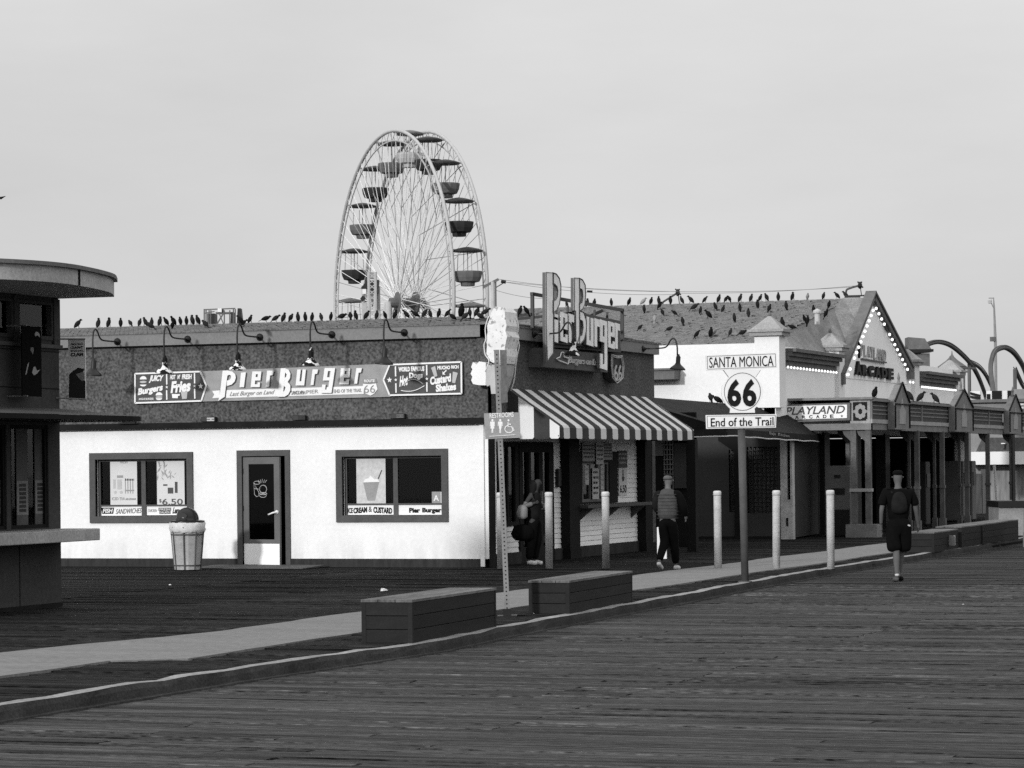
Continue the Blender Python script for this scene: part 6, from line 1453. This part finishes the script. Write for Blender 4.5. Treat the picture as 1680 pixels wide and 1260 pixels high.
marks = [(160, 'left of the first gooseneck lamp'), (275, 'before the second gooseneck lamp'), (332, 'left of the dark ride frame'), (420, 'around the dark ride frame'), (510, 'before the fourth gooseneck lamp'), (560, 'left of the ferris wheel rim'), (640, 'under the left half of the ferris wheel'), (720, 'under the hub and right spokes of the ferris wheel'), (830, 'between the wheel and the cone sign'), (900, 'just right of the cone sign')]
ORD = ['first', 'second', 'third', 'fourth', 'fifth', 'sixth', 'seventh', 'eighth', 'ninth', 'tenth']
cnt_ = {}
ORD += ['eleventh', 'twelfth', 'thirteenth', 'fourteenth', 'fifteenth', 'sixteenth', 'seventeenth', 'eighteenth']
def nth(mk): cnt_[mk] = cnt_.get(mk, 0)+1; return ORD[cnt_[mk]-1]
left = [127, 161, 178, 198, 214, 229, 239, 249, 262, 273, 285, 296, 306, 316, 325, 410, 436, 452, 465, 477, 489, 501, 512, 527, 543, 561, 575, 584, 601, 618, 632, 648, 667, 682, 696, 706, 720, 734, 757, 771, 782, 796, 853, 864]
for px in left:
    py = 541-(px-110)*.0322-0; P = hit(px, py, 1, .98); P.z = 4.645
    mk = next(m for lim, m in marks if px < lim); bird(P, nth(mk)+' ridge bird from the left '+mk, 'birds along the burger stand roof', 1.08 if px != 757 else 1.5)
for px, py in ((247, 545), (283, 545), (337, 537), (398, 538), (743, 525), (763, 524), (788, 522)):
    t_ = .35; P = hit(px, py, 1, .3); P.z = 4.43+.2*(.42/1.1)+.03; mk = 'left of the ride frame' if px < 330 else ('under the ride frame' if px < 500 else 'under the ferris wheel'); bird(P, nth('c'+mk)+' bird crouched on the stand shingles '+mk, 'birds along the burger stand roof', 1.15, 2)
P = FLt.p(-4.50, 4.53, .93); bird(P, 'dark bird perched on top of the third gooseneck lamp', 'birds along the burger stand roof', 1.1, 1)
right = [930, 940, 963, 975, 1003, 1032, 1055, 1068, 1081, 1100, 1119, 1134, 1156, 1179, 1191, 1197, 1214, 1232, 1247, 1258, 1277, 1300, 1325, 1351, 1374, 1388]
rm = [(1010, 'behind the raised letter sign'), (1090, 'left of the wire bracket'), (1150, 'just right of the wire bracket'), (1240, 'above the SANTA MONICA sign'), (1310, 'above the capped pillar'), (1400, 'near the gable peak')]
for px in right:
    P = hit(px, 500, 1, 30); P.z = 6.46; mk = next(m for lim, m in rm if px < lim)
    bird(P, nth(mk)+' bird from the left on the grey arcade ridge '+mk, 'birds on the arcade roof', random.uniform(1.25, 1.5), pal=(px in (1055, 1325)))
for px, py in ((1057, 515), (1082, 509), (1087, 520), (1074, 531), (1107, 521), (1139, 512), (1149, 517), (1163, 525), (1174, 511), (1186, 515), (1214, 513), (1243, 508), (1143, 557), (1166, 555), (1172, 553), (1198, 553), (1218, 555), (1320, 531), (1325, 534), (1366, 536), (1371, 545), (1360, 508), (1376, 553), (1284, 538), (1307, 558), (1318, 556), (1291, 559), (1386, 548), (1391, 540), (1398, 531), (1404, 506), (1393, 552), (1050, 545), (1098, 548), (1120, 535), (1205, 530), (1228, 522), (1262, 514), (1290, 510), (1335, 516), (1355, 523), (1348, 548), (1383, 530), (1379, 516), (1300, 545)):
    d = ray(px, py); k_ = (6.44-4.62)/10.7; t = (4.62+k_*(CAM.y-19.3)-CAM.z)/(d.z-k_*d.y); P = CAM+d*t; P.z += .06
    if P.x > .05: P = hit(px, py, 0, -.6)
    row = 'upper' if py < 518 else ('middle' if py < 540 else 'lower'); wh = 'left of the 66 sign' if px < 1150 else ('above the 66 sign' if px < 1250 else ('beside the gable' if px > 1350 else 'right of the capped pillar'))
    bird(P, nth(row+wh)+f' bird on the {row} arcade roof slope {wh}', 'birds on the arcade roof', random.uniform(1.2, 1.5), pal=(px, py) in ((1074, 531), (1366, 536), (1172, 553)))
for px, py, x_, l in ((1435, 651, PX, 'dark bird on the porch roof above the rosette panel'), (1492, 657, PX, 'dark bird on the porch roof right of the first small gable'), (1510, 659, PX, 'small bird on the porch roof between the first two small gables'), (1535, 662, PX, 'dark bird on the porch roof left of the second small gable')):
    P = Rr(px, py, x_-.1); P.z = 3.45; bird(P, l, 'birds on the arcade porch', 1.9, 1)
for px, py, l in ((1166, 657, 'dark bird on the ridge of the dark canopy left of the 66 sign'), (1178, 661, 'second dark bird on the dark canopy close to the 66 shield')):
    P = hit(px, py, 0, -.2); bird(P+Vector((0, 0, -.02)), l, 'birds on the dark canopy', 1.6, 2)
P = AD(1.5, 325, 60); o_ = single('flying_bird', MB().tube([P+RT*-.1+UP*.03, P, P+RT*.1+UP*.04], [.004, .03, .004], 6).tube([P-FW*.08, P, P+FW*.12], [.01, .03, .005], 6), bird_m, P, 'tiny dark bird in the sky at the very left edge', 'bird')

# ================================================================ PEOPLE
def skin(name, pts, edges, rad, root=0, sub=2):
    me = bpy.data.meshes.new(name); me.from_pydata([tuple(p) for p in pts], edges, []); o = bpy.data.objects.new(name, me); COL.objects.link(o)
    o.modifiers.new('s', 'SKIN'); o.modifiers.new('d', 'SUBSURF').levels = sub
    for i, sv in enumerate(me.skin_vertices[0].data): r = rad[i]; sv.radius = r if isinstance(r, tuple) else (r, r); sv.use_root = i == root; sv.use_loose = False
    o.modifiers['s'].use_smooth_shade = True
    dg = bpy.context.evaluated_depsgraph_get(); m2 = bpy.data.meshes.new_from_object(o.evaluated_get(dg)); bpy.data.objects.remove(o); bpy.data.meshes.remove(me)
    m2.name = name; return m2
def person(label, base, heading, H, J, outfit, extras=None):
    """J: joints in units of body height (right, forward, up); heading: facing direction (radians from +x)"""
    F_ = Vector((math.cos(heading), math.sin(heading), 0)); Rg = Vector((F_.y, -F_.x, 0)); base = Vector(base)
    W_ = lambda q: (Rg*q[0]+F_*q[1]+UP*q[2])*H
    t = T('person', label, 'person', base)
    def part(nm, chain, m_, root=0, par=None):
        pts, ed, rad = [], [], []; idx = {}
        for ch in chain:
            prev = None
            for (k, r) in ch:
                q = J[k] if isinstance(k, str) else k; key = k if isinstance(k, str) else tuple(k)
                if key not in idx: idx[key] = len(pts); pts.append(W_(q)); rad.append(tuple(a*H for a in r) if isinstance(r, tuple) else r*H)
                if prev is not None and (prev, idx[key]) not in ed: ed.append((prev, idx[key]))
                prev = idx[key]
        me = skin(nm, pts, ed, rad, root); me.materials.clear(); me.materials.append(m_)
        o = bpy.data.objects.new(nm, me); COL.objects.link(o); o.parent = par or t.o; return o
    body = [[('pelvis', .060), ('waist', .052), ('chest', .062), ('neck0', .032), ('neck', .027), ('head0', .034), ('head', .047), ('crown', .030)]]
    for s_ in 'LR':
        body += [[('pelvis', .06), ('hip'+s_, .048), ('knee'+s_, .031), ('calf'+s_, .032), ('ank'+s_, .018), ('toe'+s_, .016)],
                 [('chest', .062), ('sh'+s_, .030), ('elb'+s_, .021), ('wr'+s_, .014), ('palm'+s_, .017)]]
    part('body', body, outfit['skin'])
    for s_ in 'LR':   # fingers as separate short chains rooted in the palm
        pl = Vector(J['palm'+s_]); d = (pl-Vector(J['wr'+s_])).normalized(); sd_ = Vector((0, 1, 0)) if abs(d.y) < .7 else Vector((0, 0, 1)); inn_ = d.cross(sd_).normalized()
        for k in range(4): b = pl+sd_*(.008*(k-1.5)); l_ = (.030, .034, .031, .024)[k]; part('finger', [[(tuple(b), .0052), (tuple(b+d*l_*.55+inn_*.003), .0046), (tuple(b+d*l_+inn_*.010*(1 if s_ == 'L' else -1)), .0036)]], outfit['skin'])
        part('thumb', [[(tuple(pl-d*.01), .006), (tuple(pl+sd_*.016+d*.006), .005), (tuple(pl+sd_*.020+d*.022), .004)]], outfit['skin'])
    hd = Vector(J['head']); 
    fw = Vector(J.get('face', (0, 1, 0))); sdv = Vector((fw.y, -fw.x, 0))
    part('nose', [[(tuple(hd+fw*.040+Vector((0, 0, .004))), .006), (tuple(hd+fw*.056+Vector((0, 0, -.010))), .007)]], outfit['skin'])
    for s_ in (-1, 1):
        part('ear', [[(tuple(hd+sdv*s_*.046+Vector((0, 0, .006))), .006), (tuple(hd+sdv*s_*.048+Vector((0, 0, -.010))), .005)]], outfit['skin'])
        part('eye', [[(tuple(hd+fw*.043+sdv*s_*.015+Vector((0, 0, .004))), .005), (tuple(hd+fw*.045+sdv*s_*.016+Vector((0, 0, .003))), .005)]], hair_m)
    part('mouth', [[(tuple(hd+fw*.045-sdv*.012+Vector((0, 0, -.026))), .004), (tuple(hd+fw*.046+sdv*.012+Vector((0, 0, -.026))), .004)]], hair_m)
    t.part_ = part; t.W = W_; return t
def J_(**k): return k

# walking man: back to the camera, black clothes, cap, backpack
hdg = math.pi/2+TH
base = G(1475, 954, RD)
Jm = J_(pelvis=(0, 0, .52), waist=(0, .005, .60), chest=(0, .0, .74), neck0=(0, 0, .82), neck=(0, .008, .85), head0=(.0, .015, .88), head=(.0, .018, .925), crown=(0, .012, .962),
        hipL=(-.050, 0, .50), kneeL=(-.025, -.03, .285), calfL=(-.030, -.06, .20), ankL=(-.030, -.09, .055), toeL=(-.038, -.02, .018),
        hipR=(.050, 0, .50), kneeR=(.028, .05, .28), calfR=(.022, .045, .20), ankR=(.002, .04, .045), toeR=(.03, .12, .018),
        shL=(-.118, 0, .79), elbL=(-.152, -.02, .625), wrL=(-.150, .03, .485), palmL=(-.145, .045, .445),
        shR=(.118, 0, .79), elbR=(.158, .02, .630), wrR=(.188, .09, .500), palmR=(.190, .105, .462), face=(.0, 1, 0))
PM_ = person('man in black cap, t-shirt and shorts walking away with a backpack', base, hdg, 1.86, Jm, dict(skin=skin_m))
pt = PM_.part_
pt('shirt', [[('pelvis', (.100, .070)), ('waist', (.100, .066)), ('chest', (.116, .076)), ((0, 0, .80), (.085, .055)), ((0, .0, .828), (.045, .035))], [('chest', .10), ((-.112, 0, .785), .048), ((-.142, -.008, .70), .040), ((-.150, -.014, .665), .038)], [('chest', .10), ((.112, 0, .785), .048), ((.146, .008, .70), .040), ((.154, .012, .665), .038)]], black_c)
pt('shorts', [[((0, 0, .585), (.098, .068)), ('pelvis', (.104, .074)), ((-.052, 0, .46), .072), ((-.046, -.02, .33), .070), ((-.042, -.03, .255), .070)], [('pelvis', .10), ((.056, .01, .46), .072), ((.052, .025, .33), .070), ((.048, .03, .255), .070)]], black_c)
pt('cap', [[((0, .010, .935), .053), ((0, .010, .965), .051), ((0, .012, .985), .036)], [((0, .010, .945), .050), ((0, .080, .942), .020)]], black_c)
pt('backpack', [[((0, -.062, .59), (.075, .045)), ((0, -.072, .67), (.082, .05)), ((0, -.066, .755), (.070, .04)), ((0, -.050, .795), .032)]], dark_c)
pt('strap', [[((-.06, -.06, .78), .010), ((-.068, .01, .822), .010), ((-.065, .065, .75), .010)]], dark_c); pt('strap', [[((.06, -.06, .78), .010), ((.068, .01, .822), .010), ((.065, .065, .75), .010)]], dark_c)
pt('sock', [[((-.030, -.09, .08), .022), ((-.030, -.088, .045), .024)]], shoe_w)
pt('shoe', [[((-.030, -.10, .030), .025), ((-.034, -.05, .024), .026), ((-.042, .0, .018), .021)]], shoe_g); pt('shoe', [[((.0, .025, .030), .025), ((.020, .075, .024), .026), ((.045, .13, .018), .020)]], black_c)
pt('watch', [[((-.150, .015, .52), .018), ((-.149, .02, .508), .018)]], black_c)
pt('phone', [[((.07, -.060, .50), .008), ((.10, -.055, .49), .008)]], shoe_w)

# man in quilted vest: back view walking away, left heel raised
base = G(1096, 936)
hd2 = math.pi/2+TH-.25
Jv = J_(pelvis=(0, 0, .52), waist=(0, .01, .60), chest=(0, .02, .73), neck0=(0, .03, .815), neck=(0, .038, .845), head0=(.0, .05, .87), head=(.006, .052, .912), crown=(0, .048, .950),
        hipL=(-.050, 0, .50), kneeL=(-.03, .0, .29), calfL=(-.05, -.07, .19), ankL=(-.062, -.16, .085), toeL=(-.045, -.09, .025),
        hipR=(.050, 0, .50), kneeR=(.05, .07, .28), calfR=(.06, .08, .18), ankR=(.06, .10, .045), toeR=(.075, .17, .018),
        shL=(-.105, .015, .78), elbL=(-.130, .0, .64), wrL=(-.085, .09, .56), palmL=(-.065, .11, .55),
        shR=(.110, .015, .78), elbR=(.165, .02, .64), wrR=(.17, .10, .545), palmR=(.165, .125, .52), face=(.0, 1, 0))
PV = person('grey haired man in a quilted vest and dark trousers walking away under the awning end', base, hd2, 1.72, Jv, dict(skin=skin_l))
pt = PV.part_
vest_o = pt('vest', [[((0, 0, .50), (.112, .084)), ((0, .008, .60), (.108, .080)), ((0, .018, .70), (.116, .084)), ((0, .02, .76), (.116, .078)), ((0, .024, .80), (.085, .06)), ((0, .03, .828), (.046, .045))]], vest_m)
for k in range(8):
    z = .53+.034*k; w_ = .108+.006*math.sin(k); pt('quilt_seam', [[((w_*math.sin(a), .012-.082*math.cos(a), z), .003) for a in (-1.5, -1.1, -.7, -.3, .1, .5, .9, 1.3, 1.5)]], vest_m, par=vest_o)
pt('sleeve', [[((-.05, .018, .765), .050), ((-.108, .015, .780), .046), ('elbL', .036), ('wrL', .024)]], dark_c); pt('sleeve', [[((.05, .018, .765), .050), ((.110, .015, .780), .048), ('elbR', .044), ('wrR', .026)]], black_c)
pt('trousers', [[((0, 0, .56), (.100, .08)), ('pelvis', (.104, .080)), ('hipL', .068), ('kneeL', .050), ('calfL', .044), ((-.060, -.15, .10), .034)], [('pelvis', .09), ('hipR', .068), ('kneeR', .052), ('calfR', .046), ((.06, .10, .06), .038)]], black_c)
pt('hair', [[((0, .034, .908), .052), ((0, .038, .935), .052), ((0, .044, .960), .038)]], hair_g)
pt('shoe', [[((-.064, -.175, .085), .025), ((-.058, -.13, .050), .026), ((-.045, -.08, .022), .024)]], shoe_w); pt('shoe', [[((.06, .07, .030), .026), ((.068, .13, .024), .028), ((.078, .19, .018), .022)]], shoe_w)

# woman with bags, turned to the right
base = G(877, 927)
Jw = J_(pelvis=(0, 0, .52), waist=(0, .0, .60), chest=(0, .01, .73), neck0=(0, .02, .815), neck=(0, .03, .85), head0=(.0, .045, .88), head=(.0, .055, .92), crown=(0, .05, .965),
        hipL=(-.045, 0, .50), kneeL=(-.045, .02, .28), calfL=(-.045, .0, .19), ankL=(-.045, -.02, .045), toeL=(-.045, .06, .018),
        hipR=(.045, 0, .50), kneeR=(.045, -.01, .28), calfR=(.045, -.03, .19), ankR=(.045, -.05, .045), toeR=(.045, .03, .018),
        shL=(-.095, .01, .78), elbL=(-.12, .02, .66), wrL=(-.05, .13, .665), palmL=(-.03, .16, .67),
        shR=(.095, .01, .78), elbR=(.13, -.07, .655), wrR=(.10, .04, .69), palmR=(.09, .07, .70), face=(.35, .94, 0))
PW = person('woman with dark hair and white shoes holding bags at the stand entrance', base, TH-.45, 1.66, Jw, dict(skin=mat('dark_skin', .05, .6, .1, 8)))
pt = PW.part_
pt('jacket', [[((0, -.005, .47), (.100, .085)), ((0, 0, .60), (.092, .080)), ((0, .01, .72), (.104, .082)), ((0, .018, .785), (.085, .06)), ((0, .024, .825), (.04, .04))], [((0, .01, .76), .06), ((-.095, .01, .775), .050), ((-.115, .015, .70), .044)], [((0, .01, .76), .06), ((.095, .01, .775), .050), ((.115, -.03, .70), .044)]], dark_c)
pt('sleeve', [[((-.113, .015, .72), .042), ('elbL', .037), ('wrL', .028)]], mat('grey_sleeve', .16, .9, .3, 12)); pt('sleeve', [[((.113, -.03, .72), .042), ('elbR', .037), ('wrR', .028)]], bpy.data.materials['grey_sleeve'])
pt('trousers', [[((0, 0, .54), (.090, .07)), ('pelvis', (.094, .072)), ('hipL', .068), ('kneeL', .056), ('calfL', .050), ((-.045, -.02, .06), .044)], [('pelvis', .09), ('hipR', .068), ('kneeR', .056), ('calfR', .050), ((.045, -.045, .06), .044)]], black_c)
pt('hair', [[((0, .030, .945), .056), ((0, .014, .91), .060), ((0, .0, .86), .058), ((0, -.010, .80), .048), ((0, -.02, .76), .03)]], hair_m)
pt('shoe', [[((-.045, -.04, .030), .028), ((-.045, .02, .026), .030), ((-.045, .08, .020), .024)]], shoe_w); pt('shoe', [[((.045, -.07, .030), .028), ((.045, -.01, .026), .030), ((.045, .05, .020), .024)]], shoe_w)
def bag(label, ctr, rx, ry, rz, m_, strap=None):
    F_ = Vector((math.cos(TH-.35), math.sin(TH-.35), 0)); mb = MB(); c = Vector(ctr)
    mb.lathe([(.1, -1), (.62, -.92), (.93, -.6), (1, -.1), (.92, .4), (.72, .8), (.35, .97), (.1, 1)], (0, 0, 0), 14)
    for v in mb.v: k = 1+.06*math.sin(v.x*5+v.z*7); q = Vector((v.x*rx*k, v.y*ry*k, v.z*rz)); v[:] = (F_*q.x+Vector((-F_.y, F_.x, 0))*q.y+UP*q.z+c)[:]
    t = T('shoulder_bag', label, 'bag', c-UP*rz); t.part('pouch', mb, m_, smooth=True)
    if strap: t.part('strap', MB().tube(curve(strap, 4), .012, 5), m_, smooth=True)
    return t
zw = (base-CAM).dot(FW)
bp_ = AD(857, 874, zw-.12)
bag('black shoulder bag hanging behind the woman', bp_, .215, .12, .155, black_c, [bp_+UP*.10+RT*.05, bp_+UP*.35+RT*.14, bp_+UP*.60+RT*.22])
bp2 = AD(857, 840, zw-.20); bag('pale bag held under the arm of the woman', bp2, .105, .09, .135, bag_l)
